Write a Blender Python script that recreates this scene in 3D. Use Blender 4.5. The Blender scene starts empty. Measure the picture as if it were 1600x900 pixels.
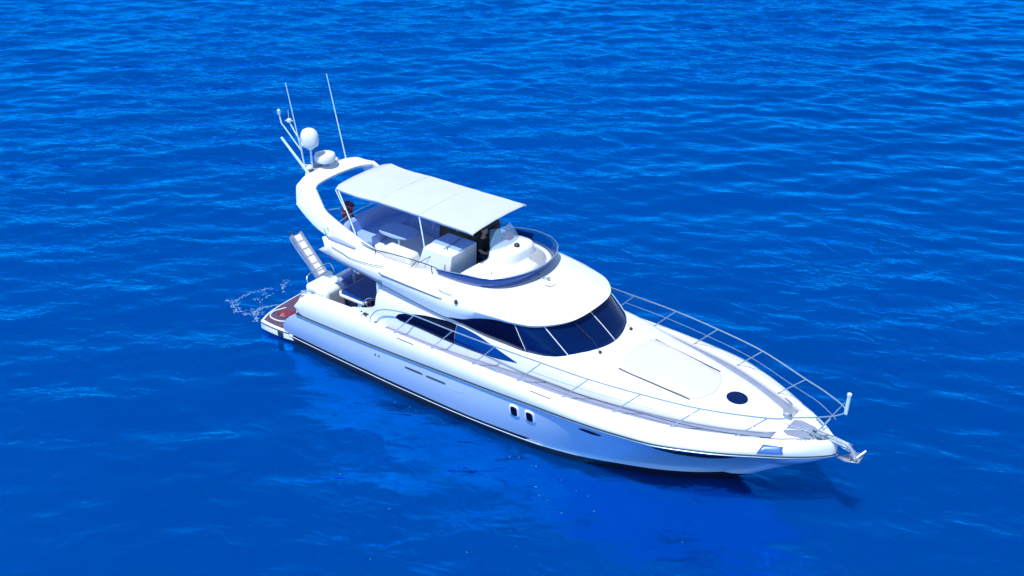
import bpy, bmesh, math, random
import numpy as np
from mathutils import Vector, Matrix
random.seed(4)
S = bpy.context.scene
COL = S.collection
# ------------------------------------------------------------------ camera
cam_d = bpy.data.cameras.new('camera'); cam = bpy.data.objects.new('camera', cam_d); COL.objects.link(cam)
S.camera = cam
cam_d.sensor_width = 36.0; cam_d.lens = 1741.739 / 1600 * 36.0
cam_d.clip_start = 0.5; cam_d.clip_end = 9000
CYAW, CPITCH, CROLL = 2.2365, 0.4979, -0.0134
cp, sp, cy_, sy_ = math.cos(CPITCH), math.sin(CPITCH), math.cos(CYAW), math.sin(CYAW)
fw = Vector((cy_*cp, sy_*cp, -sp)); rt = Vector((sy_, -cy_, 0)); up = rt.cross(fw)
r_ = math.cos(CROLL)*rt + math.sin(CROLL)*up; u_ = -math.sin(CROLL)*rt + math.cos(CROLL)*up
CLOC = Vector((23.338, -20.834, 17.477))
cam.matrix_world = Matrix(((r_.x, u_.x, -fw.x, CLOC.x), (r_.y, u_.y, -fw.y, CLOC.y), (r_.z, u_.z, -fw.z, CLOC.z), (0, 0, 0, 1)))
# ------------------------------------------------------------------ light
SUN = Vector((0.08, -0.42, 1.0)).normalized()
el = math.asin(SUN.z); az = math.atan2(SUN.y, SUN.x)
W = bpy.data.worlds.new('World'); S.world = W; W.use_nodes = True
nt = W.node_tree; bg = nt.nodes['Background']
sky = nt.nodes.new('ShaderNodeTexSky'); sky.sky_type = 'NISHITA'; sky.sun_disc = False
sky.sun_elevation = el; sky.sun_rotation = math.pi/2 - az; sky.air_density = 1.0; sky.dust_density = 0.0; sky.ozone_density = 1.0
nt.links.new(sky.outputs[0], bg.inputs[0]); bg.inputs[1].default_value = 0.15
sd = bpy.data.lights.new('sun', 'SUN'); sd.energy = 4.8; sd.angle = math.radians(0.53); sd.color = (1.0, 0.98, 0.95)
so = bpy.data.objects.new('sun', sd); COL.objects.link(so); so.location = (0, 0, 60)
so.rotation_mode = 'QUATERNION'; so.rotation_quaternion = SUN.to_track_quat('Z', 'Y')
S.view_settings.view_transform = 'Standard'; S.view_settings.look = 'None'
S.view_settings.exposure = 0.0; S.view_settings.gamma = 1.0
S.render.engine = 'CYCLES'

# ------------------------------------------------------------------ materials
def mat(name, col, rough=0.4, metal=0.0, spec=0.5, coat=0.0, noise=0.0, nscale=3.0, bump=0.0, bscale=40.0, alpha=1.0, ior=1.5, tint=None):
    m = bpy.data.materials.new(name); m.use_nodes = True
    t = m.node_tree; b = t.nodes['Principled BSDF']
    b.inputs['Base Color'].default_value = (*col, 1); b.inputs['Roughness'].default_value = rough
    b.inputs['Metallic'].default_value = metal; b.inputs['Specular IOR Level'].default_value = spec
    b.inputs['Coat Weight'].default_value = coat; b.inputs['Coat Roughness'].default_value = 0.06
    b.inputs['Alpha'].default_value = alpha; b.inputs['IOR'].default_value = ior
    if tint: b.inputs['Specular Tint'].default_value = (*tint, 1)
    if noise or bump:
        tc = t.nodes.new('ShaderNodeTexCoord')
    if noise:
        n = t.nodes.new('ShaderNodeTexNoise'); n.inputs['Scale'].default_value = nscale; n.inputs['Detail'].default_value = 5
        t.links.new(tc.outputs['Object'], n.inputs['Vector'])
        mr = t.nodes.new('ShaderNodeMapRange'); mr.inputs[1].default_value = 0.3; mr.inputs[2].default_value = 0.7
        mr.inputs[3].default_value = 1 - noise; mr.inputs[4].default_value = 1.0
        t.links.new(n.outputs['Fac'], mr.inputs[0])
        mx = t.nodes.new('ShaderNodeVectorMath'); mx.operation = 'SCALE'; mx.inputs[0].default_value = col
        t.links.new(mr.outputs[0], mx.inputs['Scale']); t.links.new(mx.outputs[0], b.inputs['Base Color'])
    if bump:
        n2 = t.nodes.new('ShaderNodeTexNoise'); n2.inputs['Scale'].default_value = bscale; n2.inputs['Detail'].default_value = 4
        t.links.new(tc.outputs['Object'], n2.inputs['Vector'])
        bp = t.nodes.new('ShaderNodeBump'); bp.inputs['Strength'].default_value = bump; bp.inputs['Distance'].default_value = 0.02
        t.links.new(n2.outputs['Fac'], bp.inputs['Height']); t.links.new(bp.outputs[0], b.inputs['Normal'])
    return m
M = {}
M['gel'] = mat('white_gelcoat', (0.74, 0.79, 0.84), 0.28, coat=0.3, noise=0.05, nscale=1.3)
M['hull'] = mat('hull_gloss_skylit_white', (0.52, 0.66, 0.82), 0.14, coat=1.0, noise=0.06, nscale=0.6)  # white hull, with the blue of skylight mixed into its base colour
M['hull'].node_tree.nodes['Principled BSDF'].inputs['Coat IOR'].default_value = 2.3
M['deck'] = mat('deck_gelcoat', (0.80, 0.80, 0.81), 0.45, noise=0.06, nscale=2.0, bump=0.1)
M['pad'] = mat('nonskid_grey', (0.25, 0.29, 0.43), 0.75, noise=0.12, nscale=4, bump=0.3, bscale=90)
M['sunpad'] = mat('sunpad_cloth', (0.60, 0.61, 0.66), 0.85, noise=0.05, nscale=3, bump=0.2)
M['glass'] = mat('tinted_glass', (0.002, 0.014, 0.085), 0.04, tint=(0.05, 0.35, 1), noise=0.4, nscale=0.8)
M['glassb'] = mat('tinted_glass_side', (0.003, 0.004, 0.02), 0.05, tint=(0.05, 0.25, 0.8), noise=0.4, nscale=0.9)
M['glassf'] = mat('glass_blue_reflection', (0.002, 0.05, 0.24), 0.05, tint=(0.05, 0.4, 1), noise=0.3, nscale=1.2)  # bluer copy of the side glass, a reflection put into the colour
M['flyglass'] = mat('blue_tinted_acrylic', (0.0, 0.055, 0.28), 0.04, alpha=0.9, tint=(0.1, 0.5, 1))
M['clear'] = mat('clear_acrylic', (0.25, 0.5, 0.8), 0.03, alpha=0.22, spec=0.8)
M['steel'] = mat('stainless_steel', (0.46, 0.62, 0.74), 0.3, metal=0.75, noise=0.2, nscale=9)
M['galv'] = mat('galvanised_steel', (0.55, 0.62, 0.72), 0.4, metal=0.6, noise=0.3, nscale=12)
M['canvas'] = mat('awning_canvas', (0.52, 0.58, 0.68), 0.9, noise=0.05, nscale=1.2, bump=0.25, bscale=6)
M['uph'] = mat('upholstery_blue_shade', (0.26, 0.42, 0.84), 0.7, noise=0.1, nscale=5, bump=0.2, bscale=20)  # pale cloth, the blue of shade under cover put into its colour
M['grey'] = mat('blue_grey_plastic', (0.30, 0.36, 0.52), 0.5, noise=0.15)  # even blue-grey shared by small trims, panels and cushions
M['black'] = mat('black_vinyl', (0.008, 0.008, 0.014), 0.55, noise=0.3, nscale=6, bump=0.3, bscale=12)
M['rub'] = mat('rubber_strip', (0.01, 0.035, 0.06), 0.4)
M['anti'] = mat('antifouling', (0.006, 0.006, 0.02), 0.55, noise=0.4, nscale=2)
M['teak'] = mat('teak', (0.12, 0.07, 0.16), 0.7, noise=0.35, nscale=7)
M['navy'] = mat('varnished_table_sky_reflection', (0.002, 0.05, 0.30), 0.09, tint=(0.1, 0.5, 1), noise=0.2)  # varnished top, blue sky reflection put into the base colour
M['dark'] = mat('dark_interior', (0.008, 0.008, 0.02), 0.3, noise=0.4)
M['flysole'] = mat('vinyl_blue_reflection', (0.10, 0.24, 0.60), 0.5, noise=0.15)  # reflected blue on the sole, painted in as its base colour
M['seam'] = mat('seam_black', (0.03, 0.035, 0.045), 0.5)
M['red'] = mat('red_cloth', (0.20, 0.025, 0.05), 0.85, noise=0.35, nscale=14, bump=0.4, bscale=16)
M['redw'] = mat('pale_red_cloth', (0.34, 0.15, 0.20), 0.85, noise=0.25, nscale=14)
M['purple'] = mat('purple_cloth', (0.12, 0.02, 0.12), 0.85, noise=0.4, nscale=12)
M['skin'] = mat('skin', (0.42, 0.25, 0.19), 0.5, noise=0.1, nscale=8)
M['jeans'] = mat('blue_trousers', (0.02, 0.05, 0.17), 0.8, noise=0.3, nscale=10)
M['hair'] = mat('dark_hair', (0.012, 0.01, 0.01), 0.6, noise=0.3, nscale=20)
M['shirt'] = mat('black_shirt', (0.010, 0.010, 0.018), 0.85, noise=0.3, nscale=7, bump=0.3, bscale=14)
# teak planking: seams as pattern
def teak_seams(m):
    t = m.node_tree; b = t.nodes['Principled BSDF']; src = b.inputs['Base Color'].links[0].from_socket
    tc = t.nodes.new('ShaderNodeTexCoord'); wv = t.nodes.new('ShaderNodeTexWave'); wv.bands_direction = 'X'; wv.inputs['Scale'].default_value = 3.2
    t.links.new(tc.outputs['Object'], wv.inputs['Vector'])
    rp = t.nodes.new('ShaderNodeMapRange'); rp.inputs[1].default_value = 0.03; rp.inputs[2].default_value = 0.12; rp.inputs[3].default_value = 0.25; rp.inputs[4].default_value = 1
    t.links.new(wv.outputs['Fac'], rp.inputs[0]); mx = t.nodes.new('ShaderNodeVectorMath'); mx.operation = 'SCALE'
    t.links.new(src, mx.inputs[0]); t.links.new(rp.outputs[0], mx.inputs['Scale']); t.links.new(mx.outputs[0], b.inputs['Base Color'])
teak_seams(M['teak'])

# ------------------------------------------------------------------ helpers
def tag(o, label=None, cat=None, group=None, kind=None):
    if label: o['label'] = label
    if cat: o['category'] = cat
    if group: o['group'] = group
    if kind: o['kind'] = kind
    return o
def empty(name, loc=(0, 0, 0)):
    o = bpy.data.objects.new(name, None); COL.objects.link(o); o.location = loc; o.empty_display_size = 0.3; return o
def obj(name, verts, faces, m, parent=None, smooth=True, bevel=0, sub=0, thick=0, autos=None, weld=True):
    me = bpy.data.meshes.new(name); me.from_pydata([tuple(v) for v in verts], [], faces); me.update()
    bm = bmesh.new(); bm.from_mesh(me)
    if weld: bmesh.ops.remove_doubles(bm, verts=bm.verts, dist=1e-4)
    bmesh.ops.recalc_face_normals(bm, faces=bm.faces)
    bm.to_mesh(me); bm.free()
    ms = m if isinstance(m, (list, tuple)) else [m]
    for q in ms: me.materials.append(M[q])
    for p in me.polygons: p.use_smooth = smooth
    if smooth and autos is None: autos = 38
    if smooth and autos: me.set_sharp_from_angle(angle=math.radians(autos))
    o = bpy.data.objects.new(name, me); COL.objects.link(o)
    if parent: o.parent = parent
    if thick:
        k = o.modifiers.new('t', 'SOLIDIFY'); k.thickness = thick; k.offset = 0
    if bevel:
        k = o.modifiers.new('b', 'BEVEL'); k.width = bevel; k.segments = 3; k.limit_method = 'ANGLE'; k.angle_limit = math.radians(35)
    if sub:
        k = o.modifiers.new('s', 'SUBSURF'); k.levels = sub; k.render_levels = sub
    return o
def grid(rows, closed_u=False, closed_v=False, off=0):
    n, k = len(rows), len(rows[0]); V = [p for r in rows for p in r]; F = []
    for i in range(n - (0 if closed_u else 1)):
        for j in range(k - (0 if closed_v else 1)):
            a, b = i, (i+1) % n; c, d = j, (j+1) % k
            F.append((off+a*k+c, off+a*k+d, off+b*k+d, off+b*k+c))
    return V, F
class MB:
    def __init__(s): s.V = []; s.F = []
    def add(s, V, F):
        o = len(s.V); s.V += [tuple(v) for v in V]; s.F += [tuple(i+o for i in f) for f in F]; return s
    def tube(s, pts, r, n=8, smooth=0, closed=False):
        pts = [Vector(p) for p in pts]
        if smooth: pts = cat(pts, smooth, closed)
        rs = r if isinstance(r, (list, tuple)) else None
        rows = []; up0 = None; N = len(pts)
        for i, p in enumerate(pts):
            a = pts[(i-1) % N] if (i > 0 or closed) else p; b = pts[(i+1) % N] if (i < N-1 or closed) else p
            d = (b - a).normalized()
            if up0 is None: up0 = d.orthogonal().normalized()
            up0 = (up0 - d*up0.dot(d)).normalized(); s2 = d.cross(up0)
            rr = (rs[0] + (rs[1]-rs[0])*i/(N-1)) if rs else r
            rows.append([p + (up0*math.cos(2*math.pi*k/n) + s2*math.sin(2*math.pi*k/n))*rr for k in range(n)])
        V, F = grid(rows, closed_u=closed, closed_v=True)
        if not closed: F += [tuple(range(n-1, -1, -1)), tuple((N-1)*n+k for k in range(n))]
        return s.add(V, F)
    def box(s, c, d, rz=0, ry=0):
        R = Matrix.Rotation(rz, 3, 'Z') @ Matrix.Rotation(ry, 3, 'Y'); V = []
        for x in (-1, 1):
            for y in (-1, 1):
                for z in (-1, 1): V.append(Vector(c) + R @ Vector((x*d[0]/2, y*d[1]/2, z*d[2]/2)))
        return s.add(V, [(0,1,3,2),(4,6,7,5),(0,4,5,1),(2,3,7,6),(0,2,6,4),(1,5,7,3)])
    def lathe(s, c, prof, n=28, rot=None):
        rows = []
        for r, z in prof:
            rows.append([Vector(c) + ((rot or Matrix.Identity(3)) @ Vector((r*math.cos(2*math.pi*k/n), r*math.sin(2*math.pi*k/n), z))) for k in range(n)])
        V, F = grid(rows, closed_v=True); N = len(prof)
        F += [tuple(range(n-1, -1, -1)), tuple((N-1)*n+k for k in range(n))]
        return s.add(V, F)
    def rings(s, rows, cap=True):
        V, F = grid(rows, closed_v=True); k = len(rows[0])
        if cap: F += [tuple(range(k-1, -1, -1)), tuple((len(rows)-1)*k+i for i in range(k))]
        return s.add(V, F)
    def build(s, name, m, parent=None, **kw): return obj(name, s.V, s.F, m, parent, **kw)
def cat(P, n, closed=False):
    P = [Vector(p) for p in P]; out = []; N = len(P)
    for i in range(N if closed else N-1):
        if closed: a, b, c, d = P[(i-1) % N], P[i], P[(i+1) % N], P[(i+2) % N]
        else: a, b, c, d = P[max(i-1, 0)], P[i], P[i+1], P[min(i+2, N-1)]
        for k in range(n):
            t = k/n
            out.append(0.5*((2*b) + (c-a)*t + (2*a-5*b+4*c-d)*t*t + (3*b-3*c+d-a)*t**3))
    if not closed: out.append(P[-1])
    return out
def mirror(P): return [Vector((p[0], -p[1], p[2])) for p in P]
def full(half):          # starboard (y<0) aft->centre list, mirrored on to port
    h = [Vector(p) for p in half]; return h + mirror(h)[::-1][1:]
def sb(L): return [Vector((x, -y, z)) for x, y, z in L]
def smoothtab(xs, ys):
    xs = np.array(xs, float); ys = np.array(ys, float)
    m = np.gradient(ys, xs)
    def f(x):
        x = float(min(max(x, xs[0]), xs[-1])); i = int(min(max(np.searchsorted(xs, x)-1, 0), len(xs)-2)); h = xs[i+1]-xs[i]; t = (x-xs[i])/h
        return float((2*t**3-3*t*t+1)*ys[i]+(t**3-2*t*t+t)*h*m[i]+(-2*t**3+3*t*t)*ys[i+1]+(t**3-t*t)*h*m[i+1])
    return f

# ------------------------------------------------------------------ water
ang = CYAW; U = np.array([math.cos(ang), math.sin(ang)]); Vv = np.array([math.sin(ang), -math.cos(ang)])
O = np.array([23.3, -20.8])
def spaced(a, b, st, far, growth=1.35):
    L = list(np.arange(a, b, st)); s = st; x = L[-1]
    while x < far: s *= growth; x += s; L.append(x)
    s = st; x = L[0]; pre = []
    while x > -far: s *= growth; x -= s; pre.append(x)
    return np.array(pre[::-1] + L)
us = spaced(10, 92, 0.17, 5000); vs = spaced(-48, 48, 0.17, 5000)
UU, VV = np.meshgrid(us, vs, indexing='ij')
rng = np.random.RandomState(11)
comps = []
for i in range(130):
    L = math.exp(rng.uniform(math.log(0.62), math.log(7.0)))
    th = ang - 0.06 + rng.normal(0, 0.46)
    k = 2*math.pi/L
    A = 0.0055*(L/2.0)**0.95*min(1.0, (2.6/L)**0.9)*rng.uniform(0.5, 1.3)
    comps.append((k*math.cos(th), k*math.sin(th), rng.uniform(0, 6.28), A))
def wave(x, y):
    h = 0
    for kx, ky, ph, A in comps:
        s_ = np.sin(kx*x + ky*y + ph); h = h + A*(s_ + 0.25*(s_*s_ - 0.5)*2)
    lee = np.clip((x*U[0]+y*U[1]+12)/38, 0, 1)
    return h*(0.72+0.16*lee)
X = O[0] + UU*U[0] + VV*Vv[0]; Y = O[1] + UU*U[1] + VV*Vv[1]
fade = np.clip(1.6 - np.maximum(np.abs(UU-50)/60, np.abs(VV)/55), 0, 1); fade = np.minimum(fade*2, 1)
Z = wave(X, Y)*fade
me = bpy.data.meshes.new('water'); n1, n2 = X.shape
me.vertices.add(n1*n2); me.vertices.foreach_set('co', np.stack([X, Y, Z], -1).astype(np.float32).ravel())
idx = np.arange(n1*n2).reshape(n1, n2); q = np.stack([idx[:-1, :-1], idx[1:, :-1], idx[1:, 1:], idx[:-1, 1:]], -1).reshape(-1, 4)[:, ::-1]
me.loops.add(q.size); me.loops.foreach_set('vertex_index', q.ravel().astype(np.int32)); me.polygons.add(len(q))
me.polygons.foreach_set('loop_start', np.arange(0, q.size, 4, dtype=np.int32)); me.polygons.foreach_set('loop_total', np.full(len(q), 4, np.int32))
me.update(calc_edges=True); me.validate(); me.polygons.foreach_set('use_smooth', np.ones(len(me.polygons), bool))
water = bpy.data.objects.new('water', me); COL.objects.link(water); tag(water, kind='structure')
m = bpy.data.materials.new('sea_water'); m.use_nodes = True; t = m.node_tree; b = t.nodes['Principled BSDF']; L = t.links
b.inputs['Roughness'].default_value = 0.07; b.inputs['IOR'].default_value = 1.33
b.inputs['Specular Tint'].default_value = (0.03, 0.50, 1.0, 1)
b.inputs['Subsurface Weight'].default_value = 0.7; b.inputs['Subsurface Radius'].default_value = (0.3, 1.0, 1.6); b.inputs['Subsurface Scale'].default_value = 1.0
b.subsurface_method = 'BURLEY'
tc = t.nodes.new('ShaderNodeTexCoord')
def wmap(sx, sy, rot):
    mp = t.nodes.new('ShaderNodeMapping'); mp.vector_type = 'TEXTURE'; mp.inputs['Rotation'].default_value = (0, 0, rot); mp.inputs['Scale'].default_value = (1/sx, 1/sy, 1)
    L.new(tc.outputs['Object'], mp.inputs['Vector']); return mp
def wnoise(mp, scale, detail, dist=0.0, rough=0.5):
    n = t.nodes.new('ShaderNodeTexNoise'); n.noise_dimensions = '2D'; n.inputs['Scale'].default_value = scale; n.inputs['Detail'].default_value = detail
    n.inputs['Distortion'].default_value = dist; n.inputs['Roughness'].default_value = rough; L.new(mp.outputs[0], n.inputs['Vector']); return n
rotw = ang - 0.04
mpA = wmap(1.0, 0.45, rotw); mpB = wmap(1.0, 0.55, rotw - 0.35); mpC = wmap(1, 1, 0)
nA = wnoise(mpA, 0.8, 2.5, 0.5); nB = wnoise(mpB, 2.2, 3, 0.7); nC = wnoise(mpA, 4.0, 2, 0.5)
patch = wnoise(mpC, 0.07, 3, 0.3)
pr = t.nodes.new('ShaderNodeMapRange'); pr.inputs[1].default_value = 0.36; pr.inputs[2].default_value = 0.62; pr.inputs[3].default_value = 0.35; pr.inputs[4].default_value = 1.0
L.new(patch.outputs['Fac'], pr.inputs[0])
def math_(op, a, bb):
    n = t.nodes.new('ShaderNodeMath'); n.operation = op
    for i, v in enumerate((a, bb)):
        if isinstance(v, (int, float)): n.inputs[i].default_value = v
        else: L.new(v, n.inputs[i])
    return n.outputs[0]
h = math_('ADD', math_('MULTIPLY', nA.outputs['Fac'], 0.16), math_('ADD', math_('MULTIPLY', nB.outputs['Fac'], 0.09), math_('MULTIPLY', nC.outputs['Fac'], 0.02)))
h = math_('MULTIPLY', h, pr.outputs[0])
sx_ = t.nodes.new('ShaderNodeSeparateXYZ'); L.new(wmap(1, 1, ang).outputs[0], sx_.inputs[0])
lee = t.nodes.new('ShaderNodeMapRange'); lee.inputs[1].default_value = -10; lee.inputs[2].default_value = 28; lee.inputs[3].default_value = 0.6; lee.inputs[4].default_value = 0.85
L.new(sx_.outputs[0], lee.inputs[0]); h = math_('MULTIPLY', h, lee.outputs[0])
bp = t.nodes.new('ShaderNodeBump'); bp.inputs['Strength'].default_value = 1.0; bp.inputs['Distance'].default_value = 1.0
L.new(h, bp.inputs['Height']); L.new(bp.outputs[0], b.inputs['Normal'])
b.inputs['Specular IOR Level'].default_value = 0.0
gl = t.nodes.new('ShaderNodeBsdfGlossy'); gl.inputs['Roughness'].default_value = 0.11; gl.inputs['Color'].default_value = (0.0, 0.34, 1.0, 1)
fr_ = t.nodes.new('ShaderNodeFresnel'); fr_.inputs['IOR'].default_value = 1.7; mxs = t.nodes.new('ShaderNodeMixShader')
L.new(bp.outputs[0], gl.inputs['Normal']); L.new(bp.outputs[0], fr_.inputs['Normal']); L.new(math_('ADD', math_('MULTIPLY', fr_.outputs[0], 2.7), 0.10), mxs.inputs[0])
L.new(b.outputs[0], mxs.inputs[1]); L.new(gl.outputs[0], mxs.inputs[2]); L.new(mxs.outputs[0], t.nodes['Material Output'].inputs['Surface'])
# upwelling colour: deep blue, drifting slowly in tone
cr = t.nodes.new('ShaderNodeValToRGB'); cr.color_ramp.elements[0].position = 0.3; cr.color_ramp.elements[1].position = 0.7
cr.color_ramp.elements[0].color = (0.0, 0.036, 0.215, 1); cr.color_ramp.elements[1].color = (0.0, 0.049, 0.275, 1)
L.new(wnoise(mpC, 0.035, 2).outputs['Fac'], cr.inputs[0]); L.new(cr.outputs[0], b.inputs['Base Color'])
me.materials.append(m)

# ------------------------------------------------------------------ hull functions (x forward, y port, z up, waterline z=0)
yr = smoothtab([-.2, .7, 3.4, 6.3, 9, 11.9, 13, 13.6, 14.3, 15, 15.6, 16.1, 16.42], [2.26, 2.32, 2.40, 2.43, 2.45, 2.38, 2.2, 1.97, 1.63, 1.2, .80, .38, .05])
zr = smoothtab([-.2, .7, 3.4, 6.3, 9, 11.9, 13.5, 15, 16.45], [1.15, 1.2, 1.31, 1.45, 1.6, 1.76, 1.82, 1.82, 1.79])
yc = smoothtab([-.2, 2.5, 5, 8, 9.8, 10.4, 11.25, 12.1, 12.8, 13.6, 14.4, 15.0], [2.25, 2.33, 2.36, 2.30, 2.12, 2.0, 1.78, 1.48, 1.2, .83, .42, .03])
zcn = smoothtab([-.2, 5, 9, 11, 12.5, 13.6, 15.0], [.34, .34, .36, .42, .50, .60, .74])
yw = smoothtab([-.2, 2.5, 5.2, 7.7, 9.8, 10.5, 11.4, 12.7, 13.4, 13.95], [2.2, 2.28, 2.32, 2.22, 2.0, 1.85, 1.52, 1.0, .55, .04])
yb = smoothtab([.4, 3, 4.7, 6.7, 8.9, 10.2, 11.57, 13, 14.42, 15.2, 15.9, 16.3], [2.16, 2.26, 2.32, 2.33, 2.26, 2.19, 2.0, 1.70, 1.13, .78, .40, .06])
zb = smoothtab([.4, 1.2, 3, 5, 8, 12, 15, 16.3], [1.74, 1.84, 1.93, 1.95, 2.0, 2.04, 2.08, 2.15])
STEM = [(0, 13.95), (.34, 14.45), (.74, 15.0), (1.13, 15.58), (1.5, 16.08), (1.79, 16.44), (2.15, 16.32)]
def stemx(z): return float(np.interp(z, [s[0] for s in STEM], [s[1] for s in STEM]))
def hull_y(x, z):
    a, bz = zcn(x), zr(x); f = min(max((z-a)/(bz-a), 0), 1)
    base = yc(min(x, 15.0)) if x < 15 else 0.0
    fl = 1.0 if x < 9 else max(0, 1-(x-9)/5)
    e = 1.0 + 0.10*(1-fl)          # concave flare forward
    return base + (yr(x)-base)*(f**e) + 0.05*math.sin(math.pi*f)*fl
yacht = empty('motor_yacht', (0, 0, 0))
tag(yacht, 'large white flybridge motor yacht with dark tinted windows lying on the open blue sea', 'motor yacht')
NX = 90
def hull_rows():
    rows = []
    def row(fy, fz, x0, x1):
        r = []
        for i in range(NX+1):
            tt = i/NX; tt = 1-(1-tt)**1.35; x = x0+(x1-x0)*tt; r.append(Vector((x, -fy(x), fz(x))))
        r[-1].y = 0; return r
    rows.append(row(lambda x: 0, lambda x: -.75+.5*max(0, (x-8)/6)**2, -.1, 13.5))
    rows.append(row(lambda x: yw(x)*.93, lambda x: -.25, -.1, 13.7))
    rows.append(row(yw, lambda x: 0, -.1, 13.95))
    rows.append(row(lambda x: (yw(min(x, 13.95))+yc(x))/2 if x < 13.9 else yc(x)*.6, lambda x: zcn(x)*.55, -.08, 14.5))
    rows.append(row(lambda x: yc(x)-.045, lambda x: zcn(x)-.03, -.04, 14.93))
    rows.append(row(yc, zcn, -.03, 15.0))
    for f in [k/16 for k in range(1, 17)]:
        def fy(x, f=f):
            xx = x; z = zcn(min(xx, 15))+(zr(xx)-zcn(min(xx, 15)))*f; return hull_y(xx, z)
        def fz(x, f=f): return zcn(min(x, 15))+(zr(x)-zcn(min(x, 15)))*f
        zend = .74+(1.79-.74)*f
        r = row(fy, fz, -.02+.70*f**2.2, stemx(zend)); rows.append(r)
    return rows
HR = hull_rows()
def bow_fix(rows):            # keep each row's y going to zero at the stem smoothly
    for r in rows:
        for i in range(NX-6, NX+1):
            k = (NX-i)/7; base = r[NX-7].y; r[i].y = base*(k**.75) if i > NX-7 else r[i].y
bow_fix(HR[2:])
topR = HR[5:]; botR = HR[:6]
V, F = grid(topR); V2, F2 = grid([mirror(r) for r in topR], off=len(V))
nV = len(V)+len(V2)
tr = []                       # transom below the platform/top: closes the stern
stern_l = [r[0] for r in topR]; stern_r = [Vector((p.x, -p.y, p.z)) for p in stern_l]
V3, F3 = grid([stern_l, [Vector((p.x+.1, 0, p.z)) for p in stern_l], stern_r], off=nV)
hull = obj('hull', V+V2+V3, F+F2+F3, 'hull', yacht, autos=50)
V, F = grid(botR); V2, F2 = grid([mirror(r) for r in botR], off=len(V))
sl = [r[0] for r in botR]; V3, F3 = grid([sl, mirror(sl)], off=len(V)+len(V2))
# bottom paint: the lowest rows dark, chine flat white forward
ub = obj('underwater_hull', V+V2+V3, F+F2+F3, ['anti', 'gel'], yacht, autos=50)
for p in ub.data.polygons:
    c = p.center
    if c.x > 8.6 and c.z > 0.19 + max(0, 0.16*(9.6-c.x)): p.material_index = 1
# boot stripe (thin white line low on the side)
mb = MB()
for s in (-1, 1):
    rows = []
    for i in range(60):
        x = -.02+9.6*i/59; z = .235
        y = yw(x)+(yc(x)-yw(x))*.62+.012
        rows.append([Vector((x, s*y, z-.018)), Vector((x, s*(y+.006), z+.018))])
    mb.add(*grid(rows))
mb.build('boot_stripe', 'gel', hull, thick=.006)
# rubbing strake
mb = MB(); mb2 = MB()
for s in (-1, 1):
    P = []; 
    for i in range(100):
        tt = 1-(1-i/99)**1.3; x = .72+(16.40-.72)*tt; P.append((x, zr(x), yr(x) if x < 16 else yr(16)*((16.42-x)/.42)**.8))
    rows = []
    for x, z, y in P:
        y = max(y, .0); o = .035
        rows.append([Vector((x, s*(y-.02), z-.055)), Vector((x, s*(y+o), z-.035)), Vector((x, s*(y+o), z+.01)), Vector((x, s*(y-.02), z+.02))])
    mb.add(*grid(rows, closed_v=True))
    mb2.tube([(x, s*(y+.045), z-.012) for x, z, y in P], .012, 6)
mb.build('rubbing_strake', 'rub', hull)
mb2.build('strake_trim', 'steel', hull)

# bulwark / gunwale moulding
def bul_row(x, s=-1):
    y0, z0, y1, z1 = yr(x), zr(x)+.015, yb(x), zb(x)
    if x > 16: y0 = yr(16)*max(0, (16.42-x)/.42)**.8; 
    pts = []
    for k, (f, g, bul) in enumerate([(0, 0, 0), (.05, .25, .03), (.22, .55, .045), (.5, .82, .04), (.8, .97, .02), (1, 1, 0)]):
        pts.append(Vector((x, s*max(0, y0+(y1-y0)*f+bul*min(1, y0)), z0+(z1-z0)*g)))
    yi = max(0, y1-.07)
    pts.append(Vector((x, s*yi, z1-.005))); pts.append(Vector((x, s*max(0, yi-.012), z1-.075)))
    return pts
mb = MB()
for s in (-1, 1):
    rows = []
    xs = [.66+(16.34-.66)*(1-(1-i/110)**1.25) for i in range(111)]
    for x in xs:
        p = bul_row(x, s); k = max(0, (1.05-x)/.39)
        if k > 0:
            cz = 1.45; p = [Vector((q_.x + .0, q_.y, cz+(q_.z-cz)*math.sqrt(max(0.02, 1-k*k)))) for q_ in p]
        rows.append(p)
    rows.append([Vector((p.x+.06, 0, p.z)) for p in rows[-1]])
    V, F = grid(rows); F.append(tuple(range(len(rows[0])))); mb.add(V, F)
mb.build('gunwale', 'gel', yacht, autos=60)
def zdk(x): return zb(x)-.06
# deck sheet with side decks
rows = []
for i in range(70):
    x = 3.7+(16.2-3.7)*i/69; w = max(.02, yb(x)-.06)
    rows.append([Vector((x, w*k/6, zdk(x)-.012*(k/6)**2)) for k in range(-6, 7)])
V, F = grid(rows); deck = obj('deck', V, F, 'deck', yacht)
# cabin and coachroof surface
def Ybf(x): return float(np.interp(x, [3, 6.42, 8.89, 10.1, 11.6, 12.95, 14.39, 15.15, 15.35], [2.1, 2.06, 1.84, 1.77, 1.56, 1.26, .77, .33, .08]))
zcf = smoothtab([3, 6, 6.65, 7.45, 8.8, 9.4, 10, 10.3, 11, 12, 12.9, 13.8, 14.8, 15.35], [3.2, 3.15, 3.08, 2.95, 2.82, 2.74, 2.68, 2.63, 2.48, 2.38, 2.3, 2.24, 2.13, 2.05])
Ybs = smoothtab([3.7, 5, 6.42, 7.7, 8.89, 10.1, 11.6, 12.95, 14.39, 15.0, 15.35], [2.09, 2.08, 2.06, 1.95, 1.84, 1.77, 1.56, 1.26, .74, .40, .05])
def zd0(x): return zdk(x)-.03
def cab_y(x, z):
    h_ = min(max((z-zd0(x))/(zcf(x)-zd0(x)), 0), 1); return Ybs(x)*(1-h_**3)**.2
def cab_z(x, y):
    f = min(abs(y)/Ybs(x), 1); return zd0(x)+(zcf(x)-zd0(x))*(1-f**5)**(1/3)
rows = []
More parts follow.
